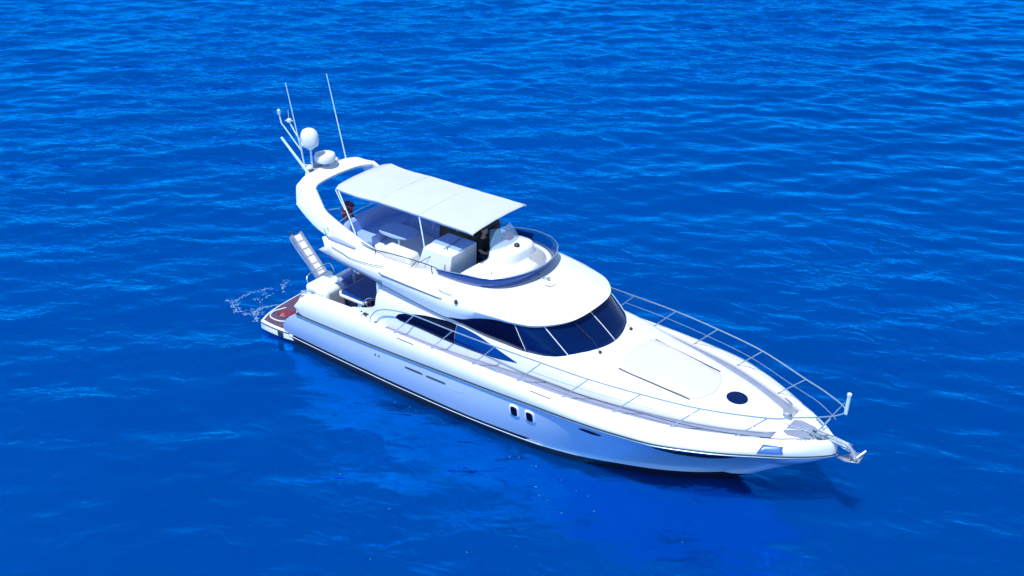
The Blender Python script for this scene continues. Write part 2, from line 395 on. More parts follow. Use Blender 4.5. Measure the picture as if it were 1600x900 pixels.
angs = [math.pi*(.5-.5*math.cos(math.pi*i/46)) for i in range(47)]
angs = [0, .0005, .005, .02, .05, .1, .16, .24, .33, .43, .54, .66, .8, .95, 1.12, 1.3, 1.45, math.pi/2]
for i in range(80):
    x = 3.78+(15.35-3.78)*i/79; Y_, Z_ = Ybs(x), zcf(x); r = []
    def pt(a, s): return Vector((x, s*Y_*max(0, math.cos(a))**.4, zd0(x)+(Z_-zd0(x))*math.sin(a)**(2/3)))
    r = [pt(a, -1) for a in angs] + [pt(a, 1) for a in angs[::-1][1:]]
    rows.append(r)
V, F = grid(rows); F.append(tuple(range(len(rows[0]))))
cabin = obj('deckhouse', V, F, 'gel', yacht, autos=60)
# non-skid side deck pads
mb = MB()
for s, x0, x1, n in ((-1, 4.2, 15.05, 60), (1, 4.2, 15.1, 60)):
    rows = []
    for i in range(n):
        x = x0+(x1-x0)*i/(n-1); a = Ybs(x)+.012; b_ = yb(x)-.10
        a = a if x < 14.9 else max(a, .35)
        rows.append([Vector((x, s*(a+(b_-a)*k/3), zdk(x)+.004)) for k in range(4)])
    mb.add(*grid(rows))
mb.build('deck_pad', 'pad', deck, thick=.004)
for s in (-1, 1):
    MB().tube([(x, s*(Ybs(x)+.02), zdk(x)+.012) for x in np.linspace(4.6, 14.8, 60)], .007, 5).build('deck_margin', 'grey', deck)
# anchor locker lid, octagonal
mb = MB(); oc = [(15.18, -.26), (15.32, -.33), (15.72, -.27), (15.86, -.12), (15.86, .14), (15.74, .30), (15.36, .36), (15.2, .28)]
mb.rings([[Vector((x, y, zdk(15.5)+.002)) for x, y in oc], [Vector((x, y, zdk(15.5)+.025)) for x, y in oc], [Vector((15.52+(x-15.52)*.96, y*.96, zdk(15.5)+.03)) for x, y in oc]])
mb.build('anchor_locker_lid', 'pad', deck, smooth=False)
# leaf windows in the cabin sides
def leafwin(top, bot, name, m, surf, s, parent, n=34, off=.006, rows_=7):
    tx = [p[0] for p in top]; tz = smoothtab(tx, [p[1] for p in top]); bz = smoothtab([p[0] for p in bot], [p[1] for p in bot]); rows = []
    for i in range(n+1):
        x = tx[0]+(tx[-1]-tx[0])*(.5-.5*math.cos(math.pi*i/n)); r = []
        for k in range(rows_+1):
            z = bz(x)+(tz(x)-bz(x))*k/rows_; r.append(Vector((x, s*(surf(x, z)+off), z)))
        rows.append(r)
    V, F = grid(rows); return obj(name, V, F, m, parent, thick=.008)
ltop = [(4.56, 2.31), (4.64, 2.40), (4.76, 2.46), (5.05, 2.537), (5.49, 2.64), (5.92, 2.69), (6.34, 2.715), (6.75, 2.69), (7.26, 2.607), (7.79, 2.467), (8.2, 2.345), (8.56, 2.235)]
lbot = [(4.56, 2.29), (4.66, 2.255), (4.84, 2.24), (5.07, 2.245), (5.53, 2.24), (6.2, 2.205), (6.8, 2.18), (7.43, 2.155), (8.02, 2.175), (8.56, 2.225)]
for s in (-1, 1):
    tz_ = smoothtab([p[0] for p in ltop], [p[1] for p in ltop]); bz_ = smoothtab([p[0] for p in lbot], [p[1] for p in lbot])
    la = [p for p in ltop if p[0] < 6.5]+[(6.62, tz_(6.62))]; lb = [p for p in lbot if p[0] < 6.5]+[(6.62, bz_(6.62))]
    leafwin(la, lb, 'side_window', 'glassb', cab_y, s, yacht)
    la = [(6.63, tz_(6.63))]+[p for p in ltop if p[0] > 6.7]; lb = [(6.63, bz_(6.63))]+[p for p in lbot if p[0] > 6.7]
    leafwin(la, lb, 'side_window', 'glassf', cab_y, s, yacht)  # forward half of the window, painted with the blue reflection
# superstructure roof moulding / flybridge
E_ = [(1.50, 1.90, 3.38), (2.7, 1.95, 3.24), (4.2, 1.98, 3.08), (5.5, 1.98, 2.92), (6.3, 1.96, 2.85), (6.8, 1.91, 2.92), (7.2, 1.85, 3.06), (7.8, 1.79, 3.2), (8.3, 1.72, 3.22), (8.9, 1.50, 3.22), (9.4, .88, 3.24), (9.52, 0, 3.25)]
Mm = [(1.98, 1.98, 3.54), (2.7, 2.05, 3.47), (4.2, 2.07, 3.43), (5.5, 2.07, 3.40), (6.4, 2.05, 3.35), (7.0, 2.0, 3.34), (7.5, 1.93, 3.34), (7.95, 1.87, 3.34), (8.4, 1.79, 3.33), (9.0, 1.55, 3.33), (9.55, .9, 3.35), (9.68, 0, 3.36)]
Cc = [(1.66, 1.86, 3.80), (2.7, 1.80, 3.76), (4.2, 1.66, 3.74), (5.2, 1.57, 3.74), (5.8, 1.52, 3.74), (6.25, 1.50, 3.74), (6.65, 1.46, 3.74), (7.0, 1.38, 3.74), (7.3, 1.23, 3.74), (7.55, .97, 3.74), (7.76, .5, 3.74), (7.82, 0, 3.74)]
def lerpL(a, b_, f, dz): return [Vector(p)*(1-f)+Vector(q_)*f+Vector((0, 0, dz)) for p, q_ in zip(a, b_)]
E2 = [Vector(p)*.98+Vector((.02*5, 0, 0.02)) for p in E_]
half = [[Vector((p[0], p[1]-.35 if p[1] > .4 else p[1], p[2]+.02)) for p in E_], [Vector(p) for p in E_], lerpL(E_, Mm, .5, -.02), [Vector(p) for p in Mm], lerpL(Mm, Cc, .12, .045), lerpL(Mm, Cc, .35, .065), lerpL(Mm, Cc, .7, .045), [Vector(p) for p in Cc],
        [Vector((p[0]-(.0 if p[0] < 6.5 else .06), p[1]-.09 if p[1] > .3 else p[1], p[2])) for p in Cc],
        [Vector((p[0]-(.0 if p[0] < 6.5 else .08), p[1]-.12 if p[1] > .3 else p[1], 3.2)) for p in Cc]]
rows = [cat(full(sb(r)), 6) for r in half]
V, F = grid(rows)
nc = len(rows[0])
F.append(tuple(i*nc for i in range(len(rows)))); F.append(tuple(i*nc+nc-1 for i in range(len(rows)))[::-1])
roof = obj('superstructure_roof', V, F, 'gel', yacht, autos=55)
# aft and underside slab + fly sole
mb = MB(); ol = [(p.x, p.y) for p in cat(full(sb([(max(x-.05, 1.7), y-.1, z) for x, y, z in Cc])), 4)]
ring = lambda z, k=1: [Vector((1.7+(x-1.7)*k, y*k, z)) for x, y in ol]
mb.rings([ring(3.13), ring(3.2)]); mb.build('flybridge_sole', 'flysole', roof, smooth=False)
mb = MB(); ol2 = [(p.x, p.y) for p in cat(full(sb([(x+.04 if x < 3 else x-.02, y-.06 if y > .3 else y, z) for x, y, z in E_])), 4)]
V = [Vector((x, y, 3.10 if x < 7 else 3.2)) for x, y in ol2]
rows = [[Vector((x, y*k, min(3.33-.045*abs(x-1.5) if x < 5 else 3.12, 3.3))) for k in (-1, -.5, 0, .5, 1)] for x in np.linspace(1.6, 5.0, 8) for y in [1.62]]
V, F = grid(rows); mb.add(V, F); mb.build('roof_underside', 'gel', roof, thick=.05)
# groove line along the side of the moulding
for s in (-1, 1):
    mb = MB(); mb.tube([(4.02, s*2.07, 3.52), (4.12, s*2.085, 3.475), (5.05, s*2.085, 3.45), (6.1, s*2.07, 3.42), (6.25, s*2.06, 3.43)], .011, 6)
    mb.build('drip_rail', 'seam', roof)
for s in (-1, 1):
    P = cat(sb(E_[:6]), 6); mb = MB(); mb.tube([(p.x, s*(-p.y+.008), p.z-.004) for p in P], .010, 6)
    mb.build('roof_edge_shadow', 'seam', roof)  # dark tube drawn for the shadow line under the moulding overhang
# recessed locker channel on aft overhang
for s in (-1, 1):
    rows = []; mb = MB()
    for x in np.linspace(2.1, 4.05, 12):
        z0 = float(np.interp(x, [p[0] for p in E_], [p[2] for p in E_])); rows.append([Vector((x, s*2.005, z0+.055)), Vector((x, s*2.065, z0+.20))])
    mb.add(*grid(rows))
    mb.build('side_recess_panel', 'grey', roof, thick=.03)
for s in (-1, 1):
    mb = MB(); mb.tube([(2.15, s*1.99, 3.70), (2.62, s*2.02, 3.64), (2.95, s*2.05, 3.60), (3.6, s*2.03, 3.62), (4.1, s*1.97, 3.66)], .009, 6, 4); mb.build('moulding_seam', 'seam', roof)
    rows = [[Vector((x, s*(1.845-.02*(x-2)), 3.77+.005)), Vector((x, s*(1.80-.03*(x-2)), zt_))] for x, zt_ in ((1.85, 3.86), (2.2, 3.90), (2.6, 3.86), (2.9, 3.80))]
    obj('coaming_screen', *grid(rows), 'grey', roof, thick=.01)
# fly coaming deck step strip (lavender) beneath rail
# windscreen wrap
GB = [(6.42, 1.95, 2.86), (6.9, 1.885, 2.755), (7.45, 1.84, 2.665), (8.1, 1.775, 2.60), (8.75, 1.70, 2.54), (9.4, 1.56, 2.55), (9.86, 1.31, 2.555), (10.2, .80, 2.585), (10.33, 0, 2.61)]
GT = [(6.42, 1.95, 2.875), (6.95, 1.87, 3.02), (7.35, 1.81, 3.2), (7.9, 1.74, 3.32), (8.3, 1.67, 3.34), (8.65, 1.55, 3.34), (8.93, 1.36, 3.34), (9.22, .80, 3.34), (9.32, 0, 3.34)]
B = cat(full(sb(GB)), 6); T = cat(full(sb(GT)), 6)
def gpt(i, f, bul=.035):
    p = B[i]*(1-f)+T[i]*f; nrm = Vector((p.x-7.4, p.y*.9, 0)); nrm = nrm.normalized() if nrm.length else Vector((1, 0, 0)); return p+nrm*bul*math.sin(math.pi*f)
def gpatch(i0, i1): return grid([[gpt(i, k/6) for k in range(7)] for i in range(i0, i1+1)])
nB = len(B)-1; m1, m2, mc = 24, 36, 48
ws = obj('windscreen', *gpatch(m1, nB-m1), 'glass', yacht, thick=.012, autos=70)
for a, b2 in ((0, m1), (nB-m1, nB)):
    obj('saloon_window', *gpatch(a, b2), 'glassb', yacht, thick=.012, autos=70)
for i, w in ((m1, .016), (m2, .026), (mc, .020), (nB-m2, .026), (nB-m1, .016)):
    mb = MB(); P = [gpt(i, f)+Vector(((gpt(i, f).x-7.4), gpt(i, f).y*.9, .2)).normalized()*.012 for f in np.linspace(0, .97, 8)]
    tang = (B[min(i+1, nB)]-B[max(i-1, 0)]).normalized()
    mb.add(*grid([[p-tang*w/2, p+tang*w/2] for p in P])); mb.build('window_mullion', 'gel', ws, thick=.014)
# wipers
for s in (-1, 1):
    mb = MB(); base = Vector((10.335, s*.72, 2.645)); tip = Vector((9.72, s*.70+.0, 3.10))
    mb.tube([base, base*.5+tip*.5+Vector((.05, 0, .05)), tip], .005, 6)
    mb.tube([tip+Vector((.25, .02, -.17)), tip+Vector((-.2, -.02, .14))], .005, 6)
    mb.lathe((base.x, base.y, base.z-.05), [(.045, 0), (.045, .06), (.025, .085)], 12)
    mb.build('wiper', 'seam', ws)
# sun pad on the foredeck
outl = cat([(11.0, -.84, 0), (12.0, -.80, 0), (12.9, -.70, 0), (13.12, -.55, 0), (13.25, -.15, 0), (13.25, .15, 0), (13.12, .55, 0), (12.9, .70, 0), (12.0, .80, 0), (11.0, .84, 0), (10.86, .5, 0), (10.82, 0, 0), (10.86, -.5, 0)], 5, True)
def padring(k, dz): 
    return [Vector((12.05+(p.x-12.05)*k, p.y*k, cab_z(12.05+(p.x-12.05)*k, p.y*k)+dz)) for p in outl]
mb = MB(); rr = [padring(1.0, -.01), padring(1.0, .022), padring(.975, .04), padring(.8, .048), padring(.5, .05), padring(.2, .05)]
mb.rings(rr, cap=True); pad = mb.build('sun_pad', 'sunpad', yacht)
for s in (-1, 1):
    mb = MB(); mb.tube([(x, s*(.87-.055*max(0, x-11)), cab_z(x, .87-.055*max(0, x-11))+.02) for x in np.linspace(11.0, 12.95, 12)], .014, 6); mb.build('grab_rail', 'seam', yacht)
# round deck hatch
n_ = Matrix.Rotation(math.radians(4), 3, 'Y')
mb = MB(); mb.lathe((13.81, .02, 2.20), [(.30, 0), (.30, .055), (.285, .07), (.262, .072), (.262, .06)], 40, n_); hr = mb.build('deck_hatch', 'gel', yacht)
mb = MB(); mb.lathe((13.81, .02, 2.262), [(.262, 0), (.255, .012), (.15, .018), (.01, .02)], 40, n_); mb.build('hatch_lens', 'glass', hr)
# roof small fittings
def horn(c, L_, name, rz=.25):
    mb = MB(); R_ = Matrix.Rotation(rz, 3, 'Z') @ Matrix.Rotation(math.pi/2, 3, 'Y')
    mb.lathe(c, [(.012, 0), (.014, L_*.6), (.04, L_), (.03, L_*.98)], 12, R_); mb.box((c[0]+.03, c[1], c[2]-.03), (.04, .04, .05)); return mb
hn = horn((8.02, -.05, 3.76), .22, 'horn'); hn.lathe((7.88, .02, 3.72), [(.035, 0), (.03, .03), (.01, .04)], 12); hn.build('horn', 'steel', roof)
mb = MB(); mb.tube([(8.28, -.28, 3.70), (8.42, -.22, 3.68), (8.46, -.04, 3.69)], .006, 5); mb.build('roof_bracket', 'seam', roof)
for s in (-1, 1):
    mb = MB(); mb.lathe((6.72, s*2.02, 3.43), [(.045, 0), (.045, .08), (.02, .1)], 12); mb.build('navigation_light', 'seam', roof)
    mb = MB(); mb.tube([(6.05, s*1.94, 3.60), (6.16, s*1.95, 3.575), (6.3, s*1.94, 3.575), (6.45, s*1.93, 3.56), (6.5, s*1.92, 3.57)], .011, 6); mb.build('roof_cleat', 'steel', roof)

# ------------------------------------------------------------------ flybridge windscreen
LO = [(5.72, 1.545, 3.76), (6.25, 1.53, 3.75), (6.65, 1.49, 3.745), (7.0, 1.41, 3.745), (7.3, 1.26, 3.745), (7.57, .99, 3.745), (7.79, .5, 3.745), (7.85, 0, 3.745)]
HI = [(5.66, 1.58, 3.93), (6.25, 1.62, 4.02), (6.68, 1.60, 4.07), (7.10, 1.52, 4.08), (7.45, 1.35, 4.09), (7.74, 1.05, 4.10), (7.96, .53, 4.10), (8.03, 0, 4.10)]
lo = cat(full(sb(LO)), 6); hi = cat(full(sb(HI)), 6)
fws = obj('flybridge_windscreen', *grid([[a*(1-f)+b_*f for f in (0, .33, .66, 1)] for a, b_ in zip(lo, hi)]), 'flyglass', yacht, thick=.012)
MB().tube([tuple(p) for p in hi], .013, 6).build('windscreen_trim', 'steel', fws)
# dash cowl
co = cat(full(sb([(6.28, 1.36, 0), (6.65, 1.34, 0), (7.0, 1.26, 0), (7.28, 1.12, 0), (7.50, .88, 0), (7.68, .45, 0), (7.73, 0, 0)])), 5)
aft = [Vector((6.45, 1.1, 0)), Vector((6.5, .5, 0)), Vector((6.5, 0, 0)), Vector((6.5, -.5, 0)), Vector((6.45, -1.1, 0))]
co = co+aft; co = [Vector((p.x-(.12 if p.y > 0 else 0)*min(1, p.y), min(p.y, 1.0-.62*max(0, p.x-6.5)) if p.y > .3 else p.y, 0)) for p in co]
pc = Vector((6.92, .15, 0))
def rg(k, z, o=co, c=pc): return [Vector((c.x+(p.x-c.x)*k, c.y+(p.y-c.y)*k, z)) for p in o]
pod = [pc+Vector((.40*max(-1, min(1, 1.25*math.cos(a))), .62*math.sin(a), 0)) for a in np.linspace(-math.pi*.87, math.pi*1.13, len(co), endpoint=False)]
# order the pod ring like the outline ring
a0 = math.atan2(co[0].y-pc.y, co[0].x-pc.x)
pod = []
for p in co:
    a = math.atan2((p.y-pc.y)/1.5, p.x-pc.x); r_x = abs(math.cos(a)); r_y = abs(math.sin(a)); rad = 1/((r_x/.46)**3+(r_y/.68)**3)**(1/3); pod.append(Vector((pc.x-.05+rad*math.cos(a), pc.y+rad*math.sin(a), 0)))
mb = MB(); mb.rings([rg(1, 3.2), rg(1, 3.80), rg(.97, 3.87), rg(.86, 3.93), [Vector((p.x*1.0, p.y, 4.0)) for p in rg(1.06, 0, pod)], rg(1, 4.05, pod), rg(.96, 4.22, pod), rg(.86, 4.29, pod), rg(.5, 4.33, pod), rg(.1, 4.34, pod)])
cowl = mb.build('helm_console', 'gel', yacht, autos=50)
mb = MB(); mb.lathe((7.08, .10, 4.315), [(.075, 0), (.08, .05), (.06, .09), (.02, .11)], 16); mb.build('compass', 'seam', cowl)
mb = MB(); mb.lathe((7.05, -.95, 3.93), [(.02, 0), (.02, .05), (.008, .06)], 10); mb.build('dash_knob', 'grey', cowl)
mb = MB(); R_ = Matrix.Rotation(math.radians(-50), 3, 'Y')
P = [Vector((6.40, .06, 4.10))+R_ @ Vector((.19*math.cos(a), .19*math.sin(a), 0)) for a in np.linspace(0, 2*math.pi, 24, endpoint=False)]
mb.tube(P, .014, 6, closed=True)
for a in (0.5, 2.6, 4.7): mb.tube([Vector((6.40, .06, 4.10)), Vector((6.40, .06, 4.10))+R_ @ Vector((.19*math.cos(a), .19*math.sin(a), 0))], .01, 6)
mb.tube([(6.40, .06, 4.10), (6.56, .06, 4.02)], .02, 8); mb.build('steering_wheel', 'steel', yacht)
# clear wind deflector dome over the helm
rows = []
for i in range(13):
    a = math.radians(-80+160*i/12); r = []
    for k in range(7):
        f = k/6; rad = .60-.22*f*f; r.append(Vector((6.58+rad*.62*math.cos(a)-.16*f, .14+rad*math.sin(a), 4.16+.62*f)))
    rows.append(r)
obj('wind_deflector', *grid(rows), 'clear', cowl, thick=.008)

# ------------------------------------------------------------------ flybridge furniture
def rbox(name, c, d, m, parent, bev=.05, rz=0, taper=None, sub=0):
    mb = MB(); x, y, z = c; hx, hy, hz = d[0]/2, d[1]/2, d[2]/2; tx, ty = taper or (1, 1)
    R_ = Matrix.Rotation(rz, 3, 'Z')
    def rr(zz, ax, ay): return [Vector((x, y, zz))+R_ @ Vector((a*ax, b_*ay, 0)) for a, b_ in ((-1, -1), (1, -1), (1, 1), (-1, 1))]
    mb.rings([rr(z-hz, hx, hy), rr(z+hz, hx*tx, hy*ty)]); return mb.build(name, m, parent, bevel=bev, sub=sub)
def sweep_seat(path, prof, name, m, parent, bev=.03):
    P = cat(path, 5); rows = []
    for i, p in enumerate(P):
        d = (P[min(i+1, len(P)-1)]-P[max(i-1, 0)]); d.z = 0; d.normalize(); nrm = Vector((-d.y, d.x, 0))
        rows.append([Vector((p.x, p.y, 0))+nrm*o+Vector((0, 0, z)) for o, z in prof])
    mb = MB(); mb.rings(rows); return mb.build(name, m, parent, bevel=bev)
fp = [(2.35, -1.40, 0), (1.98, -1.0, 0), (1.92, -.3, 0), (1.95, .5, 0), (2.2, 1.12, 0), (2.8, 1.33, 0), (3.6, 1.33, 0), (4.3, 1.30, 0)]
sofa = sweep_seat(fp, [(0, 3.2), (0, 3.62), (-.58, 3.62), (-.54, 3.2)], 'flybridge_sofa', 'uph', yacht)
sweep_seat(fp, [(.16, 3.2), (.20, 4.0), (.10, 4.05), (.0, 3.98), (-.02, 3.62), (0, 3.2)], 'sofa_back', 'uph', sofa)
for i, (x, y, r) in enumerate([(2.6, 1.25, 0), (3.2, 1.33, 0), (3.9, 1.3, .1)]):
    rbox('sofa_cushion', (x, y, 3.86), (.42, .14, .3), 'uph', sofa, .05, r)
mb = MB(); el_ = [Vector((3.2+.62*math.copysign(abs(math.cos(a))**.75, math.cos(a))+.12*math.sin(a)*0, -.35+.40*math.copysign(abs(math.sin(a))**.75, math.sin(a)), 0)) for a in np.linspace(0, 2*math.pi, 40, endpoint=False)]
ec = Vector((3.2, -.35, 0)); mb.rings([rg(.97, 3.80, el_, ec), rg(1, 3.82, el_, ec), rg(1, 3.845, el_, ec), rg(.97, 3.86, el_, ec)])
tb = mb.build('flybridge_table', 'uph', yacht)
MB().lathe((3.2, -.35, 3.2), [(.2, 0), (.19, .03), (.05, .06), (.045, .6)], 16).build('table_leg', 'steel', tb)
# moulded side unit and wet bar
rbox('side_locker', (4.05, -1.22, 3.54), (1.45, .62, .68), 'gel', yacht, .08, -.04, (.72, .72))
wb = MB(); x0, x1, ya, yb2 = 4.78, 5.98, -1.47, -.25
def wr(z, a, b_, c, d): return [Vector((a, c, z)), Vector((b_, c, z)), Vector((b_, d, z)), Vector((a, d, z))]
wb.rings([wr(3.2, 4.85, 5.86, -1.40, -.25), wr(3.55, 4.82, 5.98, -1.45, -.25), wr(4.26, 5.0, 5.98, -1.30, -.22)])
wetbar = wb.build('helm_seat_unit', 'gel', yacht, bevel=.04)
rbox('seat_unit_awning_shade', (5.5, -.62, 4.275), (.95, .66, .03), 'uph', wetbar, .01)  # thin blue slab standing in for awning shade on the unit top
rbox('bench_cover', (4.95, .72, 3.80), (1.7, 1.05, 1.2), 'black', yacht, .12, 0, (.92, .8))
MB().tube([(4.15, .02, 4.02), (4.3, .0, 4.40), (4.45, 0, 4.46), (4.95, -.02, 4.46), (5.08, -.03, 4.40), (5.12, -.04, 4.24)], .014, 8, 4).build('seat_rail', 'steel', yacht)
hs = rbox('helm_seat', (5.98, .30, 3.46), (.46, 1.1, .52), 'black', yacht, .05)
rbox('helm_seat_back', (5.82, .35, 3.98), (.14, 1.1, .62), 'black', hs, .05)
# flybridge side rail (dark thin) around the starboard and port coaming
for s in (-1, 1):
    rl = MB().tube([(3.1, s*1.74, 4.02), (3.6, s*1.73, 3.93), (4.25, s*1.69, 3.97), (5.2, s*1.62, 3.98), (5.7, s*1.585, 3.95)], .014, 7, 4)
    rl = rl.build('flybridge_rail', 'seam', yacht)
    MB().tube([(4.85, s*1.66, 3.75), (5.05, s*1.62, 3.98), (5.5, s*1.0, 4.30)][:2], .012, 6).build('rail_post', 'seam', rl)
    MB().tube([(5.55, s*1.60, 3.74), (5.53, s*1.59, 3.96)], .012, 6).build('rail_post', 'seam', rl)
    MB().tube([(3.62, s*1.73, 3.75), (3.62, s*1.73, 3.93)], .012, 6).build('rail_post', 'seam', rl)
MB().tube([(5.06, -1.60, 3.91), (5.40, -1.20, 4.16), (5.62, -.95, 4.33), (5.60, -.67, 4.32), (5.55, -.35, 4.32)], .010, 6).build('seat_unit_seam', 'seam', wetbar)
MB().tube([(5.87, -1.46, 3.88), (5.74, -1.25, 4.1), (5.62, -1.02, 4.31)], .010, 6).build('seat_unit_seam', 'seam', wetbar)
# aft rail behind sofa
ar = MB().tube([(1.9, -1.6, 4.12), (1.78, -.8, 4.16), (1.75, 0, 4.16), (1.78, .8, 4.16), (1.9, 1.6, 4.12), (2.6, 1.72, 4.08)], .014, 7, 5)
ar = ar.build('aft_rail', 'steel', yacht)
for x, y in ((1.9, -1.6), (1.78, -.8), (1.78, .8), (1.9, 1.6)): MB().tube([(x, y, 3.2), (x, y, 4.14)], .013, 6).build('rail_post', 'steel', ar)
for y in (-1.80, -1.68):
    MB().tube([(1.80, y, 3.78), (1.72, y, 4.05)], .014, 6).build('rail_post', 'steel', ar)

# ------------------------------------------------------------------ radar arch
A = [(3.95, 1.83, 3.60), (3.29, 1.84, 3.58), (2.53, 1.81, 3.66), (1.43, 1.71, 3.88), (.83, 1.62, 4.09), (.28, 1.50, 4.36), (.12, 1.38, 4.62), (.10, 1.27, 4.80), (.10, 1.12, 4.91), (.04, .80, 4.95), (.0, .4, 4.97), (-.01, 0, 4.98)]
Bq_old = [(4.1, 1.74, 3.70), (3.68, 1.70, 3.88), (2.88, 1.64, 4.06), (2.21, 1.56, 4.21), (1.42, 1.47, 4.41), (1.15, 1.37, 4.62), (.95, 1.30, 4.74), (.80, 1.20, 4.80), (.66, 1.05, 4.83), (.56, .75, 4.83), (.53, .4, 4.84), (.52, 0, 4.85)]
A = [(3.98, 1.84, 3.58), (3.2, 1.84, 3.62), (2.50, 1.81, 3.69), (1.43, 1.72, 3.87), (.83, 1.63, 4.07), (.32, 1.52, 4.30), (.26, 1.48, 4.37), (.12, 1.32, 4.72), (.11, 1.26, 4.81), (.14, 1.16, 4.89), (.04, .80, 4.95), (-.01, 0, 4.98)]
Bq = [(4.12, 1.72, 3.66), (3.68, 1.70, 3.88), (2.88, 1.64, 4.06), (2.21, 1.57, 4.20), (1.55, 1.49, 4.38), (1.36, 1.44, 4.46), (1.27, 1.41, 4.52), (.88, 1.26, 4.85), (.84, 1.23, 4.88), (.78, 1.12, 4.86), (.58, .75, 4.84), (.54, 0, 4.86)]
Af = cat(full(sb(A)), 5); Bf = cat(full(sb(Bq)), 5); rows = []
N_ = len(Af)
for i in range(N_):
    a, b_ = Af[i], Bf[i]; tg = (Af[min(i+1, N_-1)]+Bf[min(i+1, N_-1)]-Af[max(i-1, 0)]-Bf[max(i-1, 0)]).normalized(); w = (b_-a).normalized()
    inn = tg.cross(w).normalized()
    cen = Vector((2.0, 0, 3.9))
    if inn.dot(cen-a) < 0: inn = -inn
    th = .12
    rows.append([a+inn*.02, a+inn*th*.8+w*.0, a+inn*th+w*.05, b_+inn*th-w*.05, b_+inn*th*.7, b_+inn*.02, b_-w*.04, a+w*.04])
mb = MB(); mb.rings(rows); arch = mb.build('radar_arch', 'gel', yacht, autos=50)
MB().tube([(1.2, -1.30, 4.28), (1.75, -1.18, 4.47)], .013, 6).build('arch_crossbar', 'steel', arch)
# aft lip under arch beam with grey tray for the aerials
rows = [[Vector((x, y, 4.94+.02*(x+.3))) for y in np.linspace(-.62, .62, 8)] for x in (-.42, -.2, .06)]
obj('aerial_tray', *grid(rows), 'grey', arch, thick=.03)
# satellite dome on a post (rear, tall)
ps = MB().tube([(-.12, -.40, 4.95), (-.12, -.40, 5.64)], .03, 10); ps.lathe((-.12, -.40, 5.58), [(.10, 0), (.13, .05), (.10, .09)], 18); 
ps = ps.build('dome_post', 'gel', arch)
MB().lathe((-.12, -.40, 5.65), [(.12, 0), (.23, .03), (.262, .09), (.27, .17), (.27, .27), (.262, .35), (.23, .44), (.175, .51), (.095, .55), (.02, .565)], 32).build('satellite_dome', 'gel', arch)
rd = MB(); rd.lathe((.02, .00, 4.93), [(.10, 0), (.09, .14), (.12, .16)], 16); rd.build('radar_pedestal', 'grey', arch)
MB().lathe((.02, .0, 5.08), [(.14, 0), (.28, .03), (.315, .07), (.32, .12), (.315, .2), (.29, .25), (.20, .275), (.02, .28)], 32).build('radar_dome', 'gel', arch)
MB().lathe((-.08, -.62, 4.97), [(.04, 0), (.05, .07), (.14, .08), (.15, .12), (.12, .16), (.02, .17)], 24).build('gps_dome', 'gel', arch)
MB().lathe((-.02, .48, 4.95), [(.05, 0), (.05, .07), (.03, .1), (.01, .11)], 16).build('gps_puck', 'gel', arch)
def aerial(p, q_, r0, r1, name='aerial', m='steel', lab=None):
    mb = MB(); p, q_ = Vector(p), Vector(q_); mb.lathe(p-Vector((0, 0, .06)), [(.045, 0), (.04, .07), (.025, .1)], 12); mb.tube([p, q_], [r0, r1], 8); o = mb.build(name, m, arch)
    return o
aerial((.09, .77, 4.93), (-.42, .77, 7.48), .020, .012, m='aerialw') if 'aerialw' in M else None
M['aerialw'] = mat('white_fibreglass', (0.62, 0.78, 0.84), 0.35, noise=.1)
aerial((.09, .77, 4.93), (-.42, .77, 7.48), .020, .012, m='aerialw')
aerial((-.0, -.75, 4.93), (-.30, -.90, 7.67), .020, .012, m='aerialw')
aerial((.12, -.72, 4.90), (-.70, -.95, 5.98), .045, .038, m='aerialw')
# light mast with two arms
ms = MB().tube([(-.10, -.74, 5.60), (-.55, -.92, 6.32), (-.62, -.95, 6.42), (-.66, -.96, 6.72)], .020, 7); ms.tube([(-.06, -.72, 5.78), (-.52, -.74, 6.42)], .018, 7); ms.tube([(-.05, -.755, 5.2), (-.12, -.74, 5.82)], .02, 7)
ms = ms.build('light_mast', 'aerialw', arch)
MB().lathe((-.66, -.96, 6.66), [(.03, 0), (.045, .03), (.045, .15), (.02, .18)], 14).build('masthead_light', 'aerialw', ms)
wv_ = MB(); wv_.lathe((-.52, -.74, 6.40), [(.02, 0), (.07, .03), (.07, .10), (.02, .13)], 14); wv_.tube([(-.52, -.74, 6.5), (-.52, -.74, 6.78)], .007, 5); wv_.tube([(-.62, -.80, 6.46), (-.42, -.68, 6.46)], .012, 5)
wv_.build('wind_sensor', 'aerialw', ms)

# ------------------------------------------------------------------ awning
rows = []
xs = np.linspace(1.5, 6.62, 25)
for x in xs:
    f = (x-1.5)/5.12; hw = 1.13; bow = .05*math.sin(math.pi*((x-1.5)/1.65 % 1))
    z = 5.03+ (-.045*math.sin(math.pi*min(1, f/.33))+.0) * (1 if f < .62 else .5); hw -= .04*math.sin(math.pi*f)
    r = []
    for k in range(13):
        g = -1+2*k/12; yy = g*hw; zz = z+.05*(1-g*g)+.006*math.sin(9*x+5*g)*math.cos(7*g+3*x)
        xx = x
        if x == xs[0]: xx = x+.12*abs(g)**8
        r.append(Vector((xx, yy, zz)))
    r = [Vector((r[0].x, r[0].y*1.0, r[0].z-.05))]+r+[Vector((r[-1].x, r[-1].y, r[-1].z-.05))]
    rows.append(r)
aw = obj('awning', *grid(rows), 'canvas', yacht, thick=.012, autos=70)
M['canvseam'] = mat('canvas_seam', (0.48, 0.54, 0.64), 0.9)
for x in (3.2, 4.72):
    P = [(x, g*1.09, 5.03+.05*(1-g*g)+(-.045*math.sin(math.pi*min(1, (x-1.5)/5.12/.33)) if x < 4.6 else 0)+.009) for g in np.linspace(-1, 1, 13)]
    MB().tube(P, .006, 5).build('awning_seam', 'canvseam', aw)
